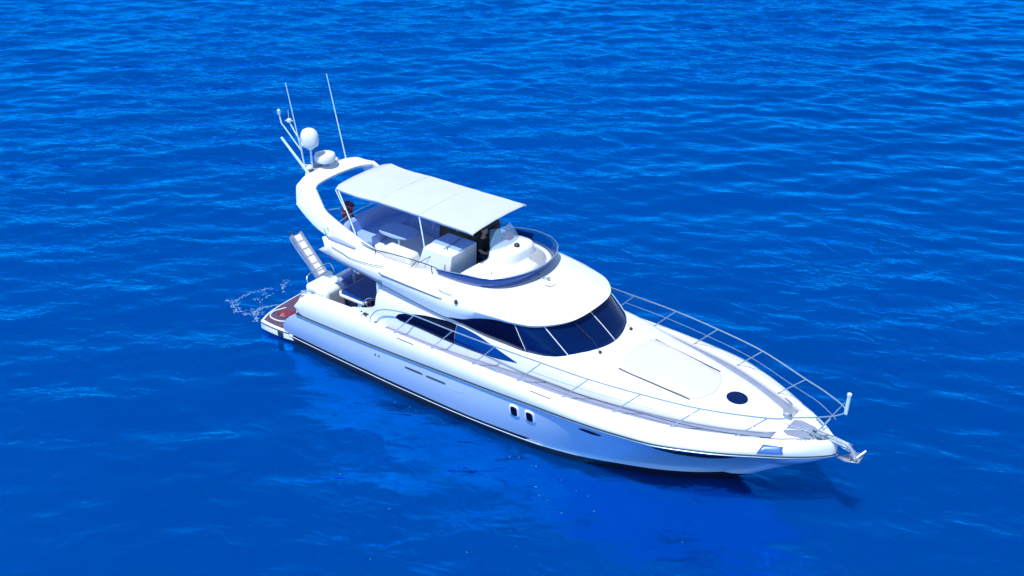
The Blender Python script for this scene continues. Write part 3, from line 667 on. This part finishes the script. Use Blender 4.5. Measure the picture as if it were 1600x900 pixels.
for x in (1.62, 4.7, 6.5):
    P = [(x, -1.10, 4.97), (x, -.6, 5.02), (x, 0, 5.035), (x, .6, 5.02), (x, 1.10, 4.97)]
    MB().tube(P, .014, 6).build('awning_bow', 'steel', aw)
for s in (-1, 1):
    MB().tube([(1.70, s*1.12, 4.97), (2.55, s*1.42, 4.0), (2.75, s*1.62, 3.76)], .020, 8, 3).build('awning_leg', 'aerialw', aw)
    MB().tube([(1.58, s*1.12, 4.97), (2.05, s*1.26, 4.52)], .014, 6).build('awning_strut', 'aerialw', aw)
    MB().tube([(4.72, s*1.09, 4.97), (5.02, s*1.28, 4.3), (5.1, s*1.35, 3.8)], .018, 8, 3).build('awning_leg', 'aerialw', aw)

# ------------------------------------------------------------------ guard rails
stx = [14.4, 12.99, 11.57, 10.22, 8.87, 7.45, 6.05, 4.68]
def rtop(x): return (x+.67, yb(x)-.035-.10, zb(x)+.72)
for s in (-1, 1):
    tops = [rtop(x) for x in stx]
    P = [(3.72, yb(3.7)-.03, zb(3.7)+.0), (3.80, yb(3.8)-.05, zb(3.8)+.22), (4.05, yb(4)-.09, zb(4)+.46), (4.55, yb(4.5)-.12, zb(4.5)+.62)] + tops[::-1]
    P += [(15.55, .74, 2.85), (16.0, .47, 2.90), (16.30, .25, 2.94), (16.43, .09, 2.96), (16.45, 0, 2.965)]
    P = [Vector((x, s*y, z)) for x, y, z in P]
    rail = MB().tube(P, .017, 8, 5).build('guard_rail', 'steel', yacht)
    for x in stx:
        tx, ty, tz = rtop(x); mb = MB(); mb.tube([(x, s*(yb(x)-.035), zb(x)-.005), (x+.05, s*(yb(x)-.04), zb(x)+.06), (tx, s*ty, tz)], .013, 7)
        mb.lathe((x, s*(yb(x)-.035), zb(x)-.005), [(.035, 0), (.033, .015), (.018, .02)], 10); mb.build('stanchion', 'steel', rail)
    mid = [(x+.36, s*(yb(x)-.09), zb(x)+.39) for x in stx[:5]][::-1]+[(15.5, s*.72, 2.50), (16.0, s*.38, 2.53), (16.2, s*.2, 2.55)]
    MB().tube(mid, .008, 6, 5).build('mid_rail', 'steel', rail)
    MB().tube([(15.86, s*.16, 2.12), (16.05, s*.30, 2.5), (16.28, s*.40, 2.93)], .016, 7).build('stanchion', 'steel', rail)
st = MB(); st.tube([(16.47, 0, 2.93), (16.49, 0, 3.44)], .042, 12); st.lathe((16.49, 0, 3.42), [(.05, 0), (.055, .03), (.05, .06), (.02, .08)], 14); st.build('bow_light_post', 'aerialw', yacht)
# anchor on bow roller
ch = MB(); 
for s in (-1, 1): ch.add(*grid([[Vector((x, s*.085-.02, 2.10+.02*(x-15.9))), Vector((x, s*.085-.02, 2.19-.10*max(0, x-16.2)))] for x in np.linspace(15.75, 16.72, 8)]))
ch.add(*grid([[Vector((x, y, 2.095+.02*(x-15.9)-.25*max(0, x-16.45))) for y in (-.105, .065)] for x in np.linspace(15.75, 16.72, 8)]))
ch.build('bow_roller', 'steel', yacht, thick=.014)
an = MB(); an.tube([(15.9, -.02, 2.17), (16.5, -.02, 2.16), (16.72, -.02, 2.08), (16.86, -.02, 1.84)], .032, 8, 3)
# plough blades
tipp = Vector((16.42, -.02, 1.70)); heel = Vector((16.95, -.02, 1.78))
for s in (-1, 1):
    an.add([tipp, Vector((16.7, -.02+s*.20, 1.84)), Vector((16.98, -.02+s*.22, 1.94)), heel, Vector((16.72, -.02, 1.74))], [(0, 1, 4), (1, 2, 3, 4)])
    an.tube([(16.86, -.02, 1.86), (17.0, -.02+s*.20, 2.02)], .018, 6)
an.tube([(16.78, -.10, 1.98), (16.78, .06, 1.98)], .03, 8)
anc = an.build('anchor', 'galv', yacht, thick=.02)
cn = MB()
for i in range(14):
    x = 15.1+i*.055; cn.tube([Vector((x+.03*math.cos(a), -.02+(.018*math.sin(a) if i % 2 else 0), zdk(x)+.06+(0 if i % 2 else .018*math.sin(a)))) for a in np.linspace(0, 2*math.pi, 8, endpoint=False)], .007, 5, closed=True)
cn.build('anchor_chain', 'galv', anc)
wl_ = MB(); wl_.lathe((15.02, .25, zdk(15)), [(.13, 0), (.13, .06), (.07, .09), (.06, .16), (.11, .2), (.11, .24), (.03, .26)], 20); wl_.box((15.02, .45, zdk(15)+.09), (.16, .22, .16)); wl_.build('windlass', 'galv', yacht, bevel=.008)
def cleat(x, y, z, rz=0, name='cleat', sc=1.0):
    mb = MB(); R_ = Matrix.Rotation(rz, 3, 'Z')
    for d in (-.05, .05): mb.tube([Vector((x, y, z))+R_ @ Vector((d*sc, 0, 0)), Vector((x, y, z+.06*sc))+R_ @ Vector((d*sc, 0, 0))], .013*sc, 6)
    mb.tube([Vector((x, y, z+.06*sc))+R_ @ Vector((k*sc, 0, o*sc)) for k, o in ((-.15, -.008), (-.08, .006), (.08, .006), (.15, -.008))], .016*sc, 7); return mb.build(name, 'steel', yacht)
for s in (-1, 1):
    cleat(14.75, s*.92, zdk(14.75), s*-.5); cleat(15.75, s*.44, zb(15.7)-.01, s*-.6); cleat(8.1, s*(yb(8.1)-.05), zb(8.1), 0)
    cleat(.95, s*1.98, 1.79, .5, sc=1.5)
# fairlead recess in gunwale, one each side
def gun_y(x, z):
    p = bul_row(x, 1)[:6]; zs = [q_.z for q_ in p]; ys = [q_.y for q_ in p]; return float(np.interp(z, zs, ys))
M['fair'] = mat('polished_fairlead', (.10, .22, .62), .3, metal=.3, noise=.4, nscale=2.5)
for s in (-1, 1):
    rows = [[Vector((15.04+.40*i/6+(-.05+.0167*i)*(1-f), s*(gun_y(15.04+.40*i/6+(-.05+.0167*i)*(1-f), 1.90+.15*f)+.008), 1.90+.15*f)) for f in np.linspace(0, 1, 7)] for i in range(7)]
    obj('fairlead', *grid(rows), 'fair', yacht, thick=.012)
# scupper slots in the gunwale
for s in (-1, 1):
    for xa in (4.85, 9.35):
        mb = MB(); mb.tube([(x, s*(gun_y(x, zb(x)-.05)+.004), zb(x)-.05) for x in np.linspace(xa, xa+.62, 6)], .011, 6); mb.build('scupper_slot', 'seam', yacht)
# hull ports
def hullpatch(name, x0, x1, zf0, zf1, m, s, off=.014, n=14, parent=hull, th=.010):
    rows = []
    for i in range(n+1):
        x = x0+(x1-x0)*(.5-.5*math.cos(math.pi*i/n)); a, b_ = zf0(x), zf1(x); rows.append([Vector((x, s*(hull_y(x, a+(b_-a)*k/5)+off), a+(b_-a)*k/5)) for k in range(6)])
    return obj(name, *grid(rows), m, parent, thick=th)
def rr_f(xc, zc_, hw, hh, e=3.5, lean=.0):
    f = lambda x: hh*(max(0, 1-abs((x-xc)/hw)**e))**(1/e)
    return (lambda x: zc_-f(x)+lean*(x-xc)), (lambda x: zc_+f(x)+lean*(x-xc))
for s in (-1, 1):
    for xc, z_ in ((8.90, 1.20), (9.38, 1.21)):
        a, b_ = rr_f(xc, z_, .155, .20); pw = hullpatch('porthole', xc-.155, xc+.155, a, b_, 'gel', s, .004, th=.03)
        a, b_ = rr_f(xc, z_, .10, .145); hullpatch('porthole_glass', xc-.10, xc+.10, a, b_, 'glassb', s, .022, parent=pw)
    a, b_ = rr_f(11.15, 1.46, .30, .055, 1.6, -.02); hullpatch('oval_port', 10.85, 11.45, a, b_, 'glassb', s)
    lf = lambda x: .30*max(0, 1-((x-13.65)/.90)**2)
    hullpatch('bow_window', 12.75, 14.55, lambda x: 1.60+.02*(x-13.6)-lf(x)*1.0, lambda x: 1.60+.02*(x-13.6)+lf(x)*.15, 'glassb', s, n=22)
    for xa, xb in ((5.15, 5.80), (5.92, 6.62)):
        a, b_ = rr_f((xa+xb)/2, 1.12+.02*(xa-5), (xb-xa)/2, .020, 4, .03); hullpatch('engine_vent', xa, xb, a, b_, 'seam', s)
    for xa in (4.02, 4.16): MB().lathe((xa, s*(hull_y(xa, 1.08)+.0), 1.08), [(.028, 0), (.02, .02)], 10, Matrix.Rotation(-s*math.pi/2, 3, 'X')).build('hull_fitting', 'seam', hull)
    MB().tube([(x, s*(hull_y(x, z)+.003), z) for x, z in ((6.65, 1.10), (6.85, 1.05), (7.1, 1.06), (7.2, 1.10), (7.19, 1.15))], .006, 5, 3).build('vent_moulding', 'grey', hull)

# ------------------------------------------------------------------ stern: platform, transom, cockpit
ol = cat([(.5, -2.20, 0), (-.2, -2.30, 0), (-.95, -2.30, 0), (-1.12, -2.18, 0), (-1.32, -1.5, 0), (-1.40, 0, 0), (-1.32, 1.5, 0), (-1.12, 2.18, 0), (-.95, 2.30, 0), (-.2, 2.30, 0), (.5, 2.20, 0)], 4)
pc2 = Vector((0, 0, 0)); mb = MB(); mb.rings([rg(.96, .03, ol, pc2), rg(1, .08, ol, pc2), rg(1, .30, ol, pc2), rg(.99, .33, ol, pc2)])
plat = mb.build('swim_platform', 'gel', yacht)
mb = MB(); mb.rings([rg(.955, .331, ol, pc2), rg(.955, .342, ol, pc2)]); mb.build('platform_teak', 'teak', plat, smooth=False)
MB().tube([(p.x, p.y, .305) for p in [q_*1.005 for q_ in ol]][2:-2], .012, 6).build('platform_trim', 'seam', plat)
rbox('exhaust_flap', (-.16, -2.315, .19), (.22, .03, .17), 'rub', plat, .01)
# transom wall (curved, with side steps)
rows = []
for k, (x, z, w) in enumerate([(.18, .33, 2.0), (.28, .7, 2.02), (.42, 1.15, 2.04), (.55, 1.5, 2.03), (.66, 1.68, 2.0), (.80, 1.76, 1.97), (1.05, 1.77, 1.95), (1.18, 1.72, 1.93), (1.22, 1.55, 1.9), (1.22, 1.12, 1.9)]):
    rows.append([Vector((x+.10*(1-abs(g)**2)*-1.0, w*g, z)) for g in np.linspace(-1, 1, 17)])
V, F = grid(rows); tm = obj('transom', V, F, 'gel', yacht, thick=.02)
# cockpit sole + liner
mb = MB(); mb.add(*grid([[Vector((x, y, 1.14)) for y in np.linspace(-1.95, 1.95, 5)] for x in (1.1, 2.4, 3.82)]))
ck = mb.build('cockpit_sole', 'teak', yacht)
for s in (-1, 1):
    rows = []; mb = MB()
    for x in np.linspace(.78, 3.82, 16):
        zt = zb(x)-.012; yo = yb(x)-.05; yi = 1.90 if x < 3.2 else 1.90+.12*(x-3.2)
        rows.append([Vector((x, s*yo, zt-.0)), Vector((x, s*(yi+.04), zt)), Vector((x, s*yi, zt-.05)), Vector((x, s*yi, 1.14))])
    mb.add(*grid(rows))
    mb.build('cockpit_coaming', 'gel', yacht, autos=40)
# cabin aft bulkhead with glass doors, side wing pieces
bk = rbox('aft_bulkhead', (3.80, 0, 2.2), (.06, 3.9, 2.1), 'gel', yacht, .01)
for y in (-1.18, -.40, .40, 1.18): rbox('saloon_door', (3.755, y, 2.12), (.03, .76, 1.86), 'dark', bk, .008)
for s in (-1, 1):
    rows = []
    for x, zt in ((2.75, 1.96), (3.0, 2.03), (3.3, 2.12), (3.6, 2.25), (3.8, 2.42)):
        rows.append([Vector((x, s*2.06, 1.85)), Vector((x, s*2.04, zt)), Vector((x, s*1.96, zt)), Vector((x, s*1.94, 1.3))])
    mb = MB(); V, F = grid(rows); F.append((0, 1, 2, 3)); mb.add(V, F); mb.build('wing_panel', 'gel', yacht)
# cockpit sofa + white locker + table
cs = sweep_seat([(1.32, -1.0, 0), (1.22, 0, 0), (1.26, 1.2, 0), (1.6, 1.62, 0), (2.5, 1.64, 0)], [(0, 1.14), (0, 1.58), (-.50, 1.58), (-.48, 1.14)], 'cockpit_sofa', 'uph', yacht)
sweep_seat([(1.32, -1.0, 0), (1.22, 0, 0), (1.26, 1.2, 0), (1.6, 1.62, 0), (2.5, 1.64, 0)], [(.16, 1.14), (.18, 1.95), (.02, 1.93), (0, 1.14)], 'sofa_back', 'uph', cs)
rbox('sofa_cushion', (1.42, -.35, 1.82), (.14, .5, .36), 'grey', cs, .05)
rbox('sofa_cushion', (2.3, 1.50, 1.80), (.5, .14, .36), 'grey', cs, .05)
rbox('aft_locker', (1.16, -1.50, 1.52), (.92, .78, 1.0), 'gel', yacht, .11)
tb2 = MB(); to = [Vector((1.86, -1.60, 0)), Vector((2.72, -1.60, 0)), Vector((2.82, -1.50, 0)), Vector((2.90, .75, 0)), Vector((2.8, .85, 0)), Vector((1.75, .85, 0)), Vector((1.66, .75, 0)), Vector((1.70, -1.45, 0))]
tcn = Vector((2.28, -.35, 0)); tb2.rings([rg(.99, 1.84, to, tcn), rg(1, 1.85, to, tcn), rg(1, 1.90, to, tcn), rg(.985, 1.91, to, tcn)])
ctb = tb2.build('cockpit_table', 'gel', yacht, smooth=False)
tb3 = MB(); tb3.rings([rg(.95, 1.911, to, tcn), rg(.95, 1.917, to, tcn)]); tb3.build('table_top_panel', 'navy', ctb, smooth=False)
for y in (-.8, .2): MB().lathe((2.28, y, 1.14), [(.16, 0), (.15, .03), (.05, .05), (.05, .70)], 14).build('table_leg', 'steel', ctb)
# stern rails
sr = MB().tube([(.62, -1.62, 1.74), (.45, -1.55, 2.02), (.42, -1.1, 2.08), (.42, -.6, 2.08), (.5, -.5, 1.76)], .016, 7, 4); sr.build('stern_rail', 'steel', yacht)
MB().tube([(.62, 1.62, 1.74), (.45, 1.55, 2.02), (.42, 1.1, 2.08), (.42, .6, 2.08), (.5, .5, 1.76)], .016, 7, 4).build('stern_rail', 'steel', yacht)
# mooring winch in the cockpit quarter with its line
for s in (-1, 1):
    w_ = MB(); cx, cy2, cz = 3.05, s*1.93, 1.90
    w_.lathe((cx, cy2, cz), [(.09, 0), (.09, .04), (.05, .06), (.045, .13), (.075, .17), (.075, .20), (.02, .22)], 18)
    w_.tube([(cx+.10, cy2, cz), (cx+.28, cy2-s*.02, cz+.10), (cx+.34, cy2, cz+.02)], .016, 6, 3); w_.tube([(cx-.18, cy2-s*.10, cz+.02), (cx-.02, cy2-s*.16, cz+.22), (cx+.12, cy2-s*.2, cz+.06)], .016, 6, 3)
    w_.build('mooring_winch', 'steel', yacht)
    gr_ = MB().tube([(2.95, s*1.70, 1.45), (3.0, s*1.72, 2.05), (3.12, s*1.66, 2.22), (3.22, s*1.52, 2.10), (3.25, s*1.45, 1.5)], .014, 7, 4); gr_.build('cockpit_grab_rail', 'steel', yacht)
# passerelle (raised gangway)
p0 = Vector((.30, -.80, 1.70)); p1 = Vector((-.76, -.76, 2.74)); d = (p1-p0); Lg = d.length; dn = d.normalized(); sd_ = Vector((.08, 1, 0)).normalized(); nn = dn.cross(sd_).normalized()
if nn.x > 0: nn = -nn
gw = MB(); hw = .13
def gp(f, a, o): return p0+dn*Lg*f+sd_*a+nn*o
gw.rings([[gp(f, -hw, 0), gp(f, hw, 0), gp(f, hw, .04), gp(f, -hw, .04)] for f in (0, 1)])
gw_o = gw.build('gangway', 'deck', yacht)
for a in (-hw-.03, hw+.03):
    gs = MB(); gs.rings([[gp(f, a-.04, -.05), gp(f, a+.04, -.05), gp(f, a+.04, .11), gp(f, a-.04, .11)] for f in (-.02, 1.03)]); gs.build('gangway_side_beam', 'galv', gw_o)
for f in (.12, .3, .48, .66, .84):
    gx = MB(); gx.rings([[gp(f+e, b_, -.012), gp(f+e, b_, -.004), gp(f+e+.02, b_, -.004), gp(f+e+.02, b_, -.012)] for b_, e in ((-hw, 0), (hw, 0))]); gx.build('tread_strip', 'grey', gw_o)
MB().tube([gp(1.0, -hw-.05, .05), gp(1.08, -hw-.05, .02), gp(1.08, hw+.05, .02), gp(1.0, hw+.05, .05)], .022, 7).build('gangway_end_bar', 'rub', gw_o)
MB().tube([gp(.98, -hw-.12, .02), gp(.62, -hw-.16, -.02), gp(.3, -hw-.10, .0), gp(.0, -hw-.05, .0)], .014, 6, 4).build('gangway_handrail', 'steel', gw_o)
rbox('gangway_base', (.42, -.80, 1.72), (.26, .44, .16), 'steel', gw_o, .03)

# ------------------------------------------------------------------ loose things
def blanket(name, c, sx, sy, m, label, cat_, rz=0, seed=1, amp=.05, hgt=.12):
    rg_ = np.random.RandomState(seed); n = 18; ph = rg_.uniform(0, 6, 6); rows = []
    R_ = Matrix.Rotation(rz, 3, 'Z')
    for i in range(n):
        r = []
        for j in range(n):
            u, v = -1+2*i/(n-1), -1+2*j/(n-1); rad = 1-.25*math.sin(3*math.atan2(v, u)+ph[0])*min(1, abs(u)+abs(v))
            z = hgt*(1-max(abs(u), abs(v))**3)+amp*math.sin(5*u+3*v+ph[1])*math.cos(4*v-2*u+ph[2])*.5*(1-max(abs(u), abs(v))**4)
            q_ = R_ @ Vector((u*sx*rad, v*sy*rad, max(0.004, z))); r.append(Vector(c)+q_)
        rows.append(r)
    V, F = grid(rows); o = obj(name, V, F, m, None, thick=.012); o['label'] = label; o['category'] = cat_; return o
bl = blanket('towel', (-.62, -1.60, .35), .27, .13, ['red', 'redw'], 'crumpled red and pale pink towel lying on the teak swim platform', 'towel', .5, 3, .08, .16)
for p in bl.data.polygons:
    if p.center.y < -1.72 and p.center.x > -.75: p.material_index = 1
hz = MB().tube([(-1.0, -1.3, .36), (-1.12, -1.7, .37), (-.95, -1.98, .37), (-.55, -2.0, .37), (-.3, -1.85, .37)], .022, 7, 6); ho = hz.build('mooring_line', 'aerialw'); tag(ho, 'pale mooring line looped round the red towel on the swim platform', 'rope')
bg2 = rbox('bag', (.02, -1.32, .62), (.26, .3, .5), 'purple', None, .08, .3, (.7, .7)); tag(bg2, 'dark purple bag standing against the transom at the swim platform', 'bag')
fs = MB()
for a, b_ in (((3.15, -1.95, 1.98), (3.55, -2.12, 1.96)), ((3.25, -2.15, 1.97), (3.40, -1.88, 2.12))): fs.tube([a, b_], .022, 7)
fs.lathe((3.02, -1.84, 2.02), [(.05, 0), (.06, .04), (.02, .09)], 12)
# crossed fender hooks folded stool
fo = fs.build('folding_stool', 'aerialw'); tag(fo, 'small folded stool of pale tubes lying on the cockpit coaming', 'stool')
seatc = rbox('stool_seat', (3.32, -2.0, 2.0), (.34, .20, .03), 'black', fo, .01, -.3); tag(seatc)
# flag furled on a short staff
rows = []
for i in range(16):
    f = i/15; rows.append([Vector((1.62+.05*math.sin(9*f+k)*(k/6)+.020*k, -.98+.045*k+.035*math.sin(7*f+1.7*k), 4.62-.62*f-.02*k)) for k in range(8)])
fl = obj('flag', *grid(rows), ['red', 'redw', 'purple'], None, thick=.006); tag(fl, 'furled red and white flag hanging by the aft awning leg', 'flag')
for p in fl.data.polygons:
    p.material_index = 0 if (p.index//7) % 5 < 2 else (2 if (p.index//7) % 5 < 4 else 1)
rc = blanket('red_cloth', (6.52, .42, 4.27), .16, .26, ['red', 'purple', 'redw'], 'crumpled red cloth lying beyond the clear wind deflector on the flybridge', 'cloth', .3, 8, .14, .20)
for p in rc.data.polygons: p.material_index = 0 if (p.index//4) % 3 else 1
# ------------------------------------------------------------------ person at the helm
def skinned(name, joints, edges, m, parent=None, sub=2):
    me = bpy.data.meshes.new(name); me.from_pydata([j[0] for j in joints], edges, []); me.update(); me.materials.append(M[m])
    o = bpy.data.objects.new(name, me); COL.objects.link(o); o.parent = parent
    sk = o.modifiers.new('skin', 'SKIN'); sk.use_smooth_shade = True
    for i, j in enumerate(joints):
        r = j[1]; me.skin_vertices[0].data[i].radius = (r, r) if not isinstance(r, tuple) else r
    me.skin_vertices[0].data[0].use_root = True
    o.modifiers.new('s', 'SUBSURF').levels = sub; o.modifiers['s'].render_levels = sub
    return o
PX, PY, PZ = 5.92, .10, 3.66
J = [((0, 0, .10), (.16, .12)), ((-.02, 0, .30), (.155, .11)), ((.0, 0, .48), (.175, .11)), ((.02, 0, .58), (.10, .08)), ((.03, 0, .66), .055), ((.04, 0, .72), .055),
     ((.01, -.18, .54), .062), ((.10, -.27, .33), .05), ((.28, -.22, .26), .036), ((.36, -.17, .30), .026),
     ((.01, .18, .54), .062), ((.09, .27, .33), .05), ((.27, .16, .28), .036), ((.35, .10, .32), .026),
     ((.10, -.10, .06), .085), ((.46, -.12, .06), .065), ((.47, -.12, -.34), .042), ((.48, -.12, -.46), .035), ((.58, -.12, -.49), .035),
     ((.10, .10, .06), .085), ((.46, .12, .06), .065), ((.47, .12, -.34), .042), ((.48, .12, -.46), .035), ((.58, .12, -.49), .035)]
Ed = [(0, 1), (1, 2), (2, 3), (3, 4), (4, 5), (2, 6), (6, 7), (7, 8), (8, 9), (2, 10), (10, 11), (11, 12), (12, 13), (0, 14), (14, 15), (15, 16), (16, 17), (17, 18), (0, 19), (19, 20), (20, 21), (21, 22), (22, 23)]
person = skinned('person', [((p[0]+PX, p[1]+PY, p[2]+PZ), r) for p, r in J], Ed, 'skin')
tag(person, 'person in black top and blue trousers seated at the flybridge helm under the awning', 'person')
sj = [0, 1, 2, 3, 6, 7, 10, 11]; mp_ = {a: i for i, a in enumerate(sj)}
def gr(r, g): return (r[0]+g, r[1]+g) if isinstance(r, tuple) else r+g
top_ = skinned('shirt', [((J[a][0][0]+PX, J[a][0][1]+PY, J[a][0][2]+PZ), gr(J[a][1], .028)) for a in sj], [(mp_[a], mp_[b_]) for a, b_ in Ed if a in mp_ and b_ in mp_], 'shirt', person)
tj = [0, 14, 15, 16, 19, 20, 21]; mp_ = {a: i for i, a in enumerate(tj)}
tr_ = skinned('trousers', [((J[a][0][0]+PX, J[a][0][1]+PY, J[a][0][2]+PZ-.01), gr(J[a][1], .022)) for a in tj], [(mp_[a], mp_[b_]) for a, b_ in Ed if a in mp_ and b_ in mp_], 'jeans', person)
hd = MB(); hc = Vector((PX+.06, PY, PZ+.83))
hd.rings([[hc+Vector((.098*r*math.cos(a)*(1.05 if math.cos(a) > 0 else 1), .078*r*math.sin(a), z)) for a in np.linspace(0, 2*math.pi, 20, endpoint=False)] for r, z in ((.35, -.125), (.62, -.11), (.80, -.07), (.92, -.02), (1, .03), (.95, .08), (.72, .115), (.3, .13))])
hd.rings([[hc+Vector((x, .016*r*math.cos(a), -.02+.022*r*math.sin(a))) for a in np.linspace(0, 2*math.pi, 8, endpoint=False)] for x, r in ((.09, 1), (.122, .5))])
for s in (-1, 1): hd.lathe(hc+Vector((0, s*.078, -.005)), [(.012, -.03), (.02, 0), (.012, .03)], 8)
head = hd.build('head', 'skin', person, sub=1)
hh = MB(); hh.rings([[hc+Vector((-.012+.106*r*math.cos(a), .086*r*math.sin(a), z+(.03 if math.cos(a) > .4 else 0))) for a in np.linspace(0, 2*math.pi, 20, endpoint=False)] for r, z in ((.95, .0), (1.03, .04), (1.0, .09), (.75, .13), (.3, .15))])
hh.build('hair', 'hair', person, sub=1)
for s, wj in ((-1, 9), (1, 13)):
    w = Vector(J[wj][0])+Vector((PX, PY, PZ)); mb = MB()
    mb.tube([w, w+Vector((.05, -s*.01, .015))], [.026, .034], 8)
    for k in range(4):
        b_ = w+Vector((.055, -s*.01+(k-1.5)*.019, .02)); mb.tube([b_, b_+Vector((.035, 0, .0)), b_+Vector((.048, 0, -.028)), b_+Vector((.03, 0, -.045))], [.009, .007], 7, 3)
    mb.tube([w+Vector((.02, -s*.03, 0)), w+Vector((.05, -s*.055, -.01)), w+Vector((.065, -s*.05, -.035))], [.011, .008], 7, 3)
    mb.build('hand', 'skin', person)

# ------------------------------------------------------------------ foam at the stern and small flecks
def on_water(x, y): return float(wave(np.array([x]), np.array([y]))[0])
fm = MB(); rf = random.Random(7)
def blot(x, y, r, ar=1.0, th=0):
    n = 9; P = []
    for k in range(n):
        a = 2*math.pi*k/n; rr = r*rf.uniform(.5, 1.15); dx = rr*math.cos(a)*ar; dy = rr*math.sin(a)
        xx = x+dx*math.cos(th)-dy*math.sin(th); yy = y+dx*math.sin(th)+dy*math.cos(th); P.append(Vector((xx, yy, on_water(xx, yy)+.018)))
    c = Vector((x, y, on_water(x, y)+.03)); fm.add(P+[c], [(i, (i+1) % n, n) for i in range(n)])
def streak(pts, w, n):
    P = cat([(a, b_, 0) for a, b_ in pts], 12)
    for k in range(n):
        i = rf.randrange(len(P)-1); p = P[i]; d_ = P[i+1]-p
        blot(p.x+rf.gauss(0, w), p.y+rf.gauss(0, w), rf.uniform(.008, .034), rf.uniform(1, 3), math.atan2(d_.y, d_.x))
streak([(-1.75, -.95), (-2.1, -1.3), (-2.0, -1.75), (-1.6, -2.0)], .05, 90)
streak([(-2.9, -.3), (-3.2, -.9), (-3.1, -1.6), (-2.6, -2.0)], .06, 80)
streak([(-1.9, -1.7), (-2.5, -1.9), (-3.3, -1.7)], .12, 80)
streak([(-2.3, -1.2), (-2.7, -1.0), (-2.6, -.5)], .10, 25)
streak([(-2.4, -.2), (-2.7, .1), (-3.0, .5)], .09, 40)
CR = ang-math.pi/2
for _ in range(5): blot(rf.gauss(11.2, .6), rf.gauss(-3.3, .25), rf.uniform(.006, .014), 4, CR+rf.gauss(0, .4))
for _ in range(14): blot(rf.gauss(15.8, .9), rf.gauss(-6.4, .8), rf.uniform(.003, .009), 4, CR+rf.gauss(0, .5))
for _ in range(5): blot(rf.gauss(10, 2.2), rf.gauss(-5.6, .9), rf.uniform(.003, .008), 5, CR+rf.gauss(0, .4))
for _ in range(14): blot(rf.gauss(8, 3), rf.gauss(-2.75, .1), rf.uniform(.005, .012), 3, 0)
M['foam'] = mat('sea_foam', (.25, .50, .80), .6, alpha=.5, noise=.4, nscale=10)
fo2 = fm.build('foam', 'foam'); tag(fo2, 'thin white foam and flecks trailing on the sea round the stern', 'foam', kind='stuff')
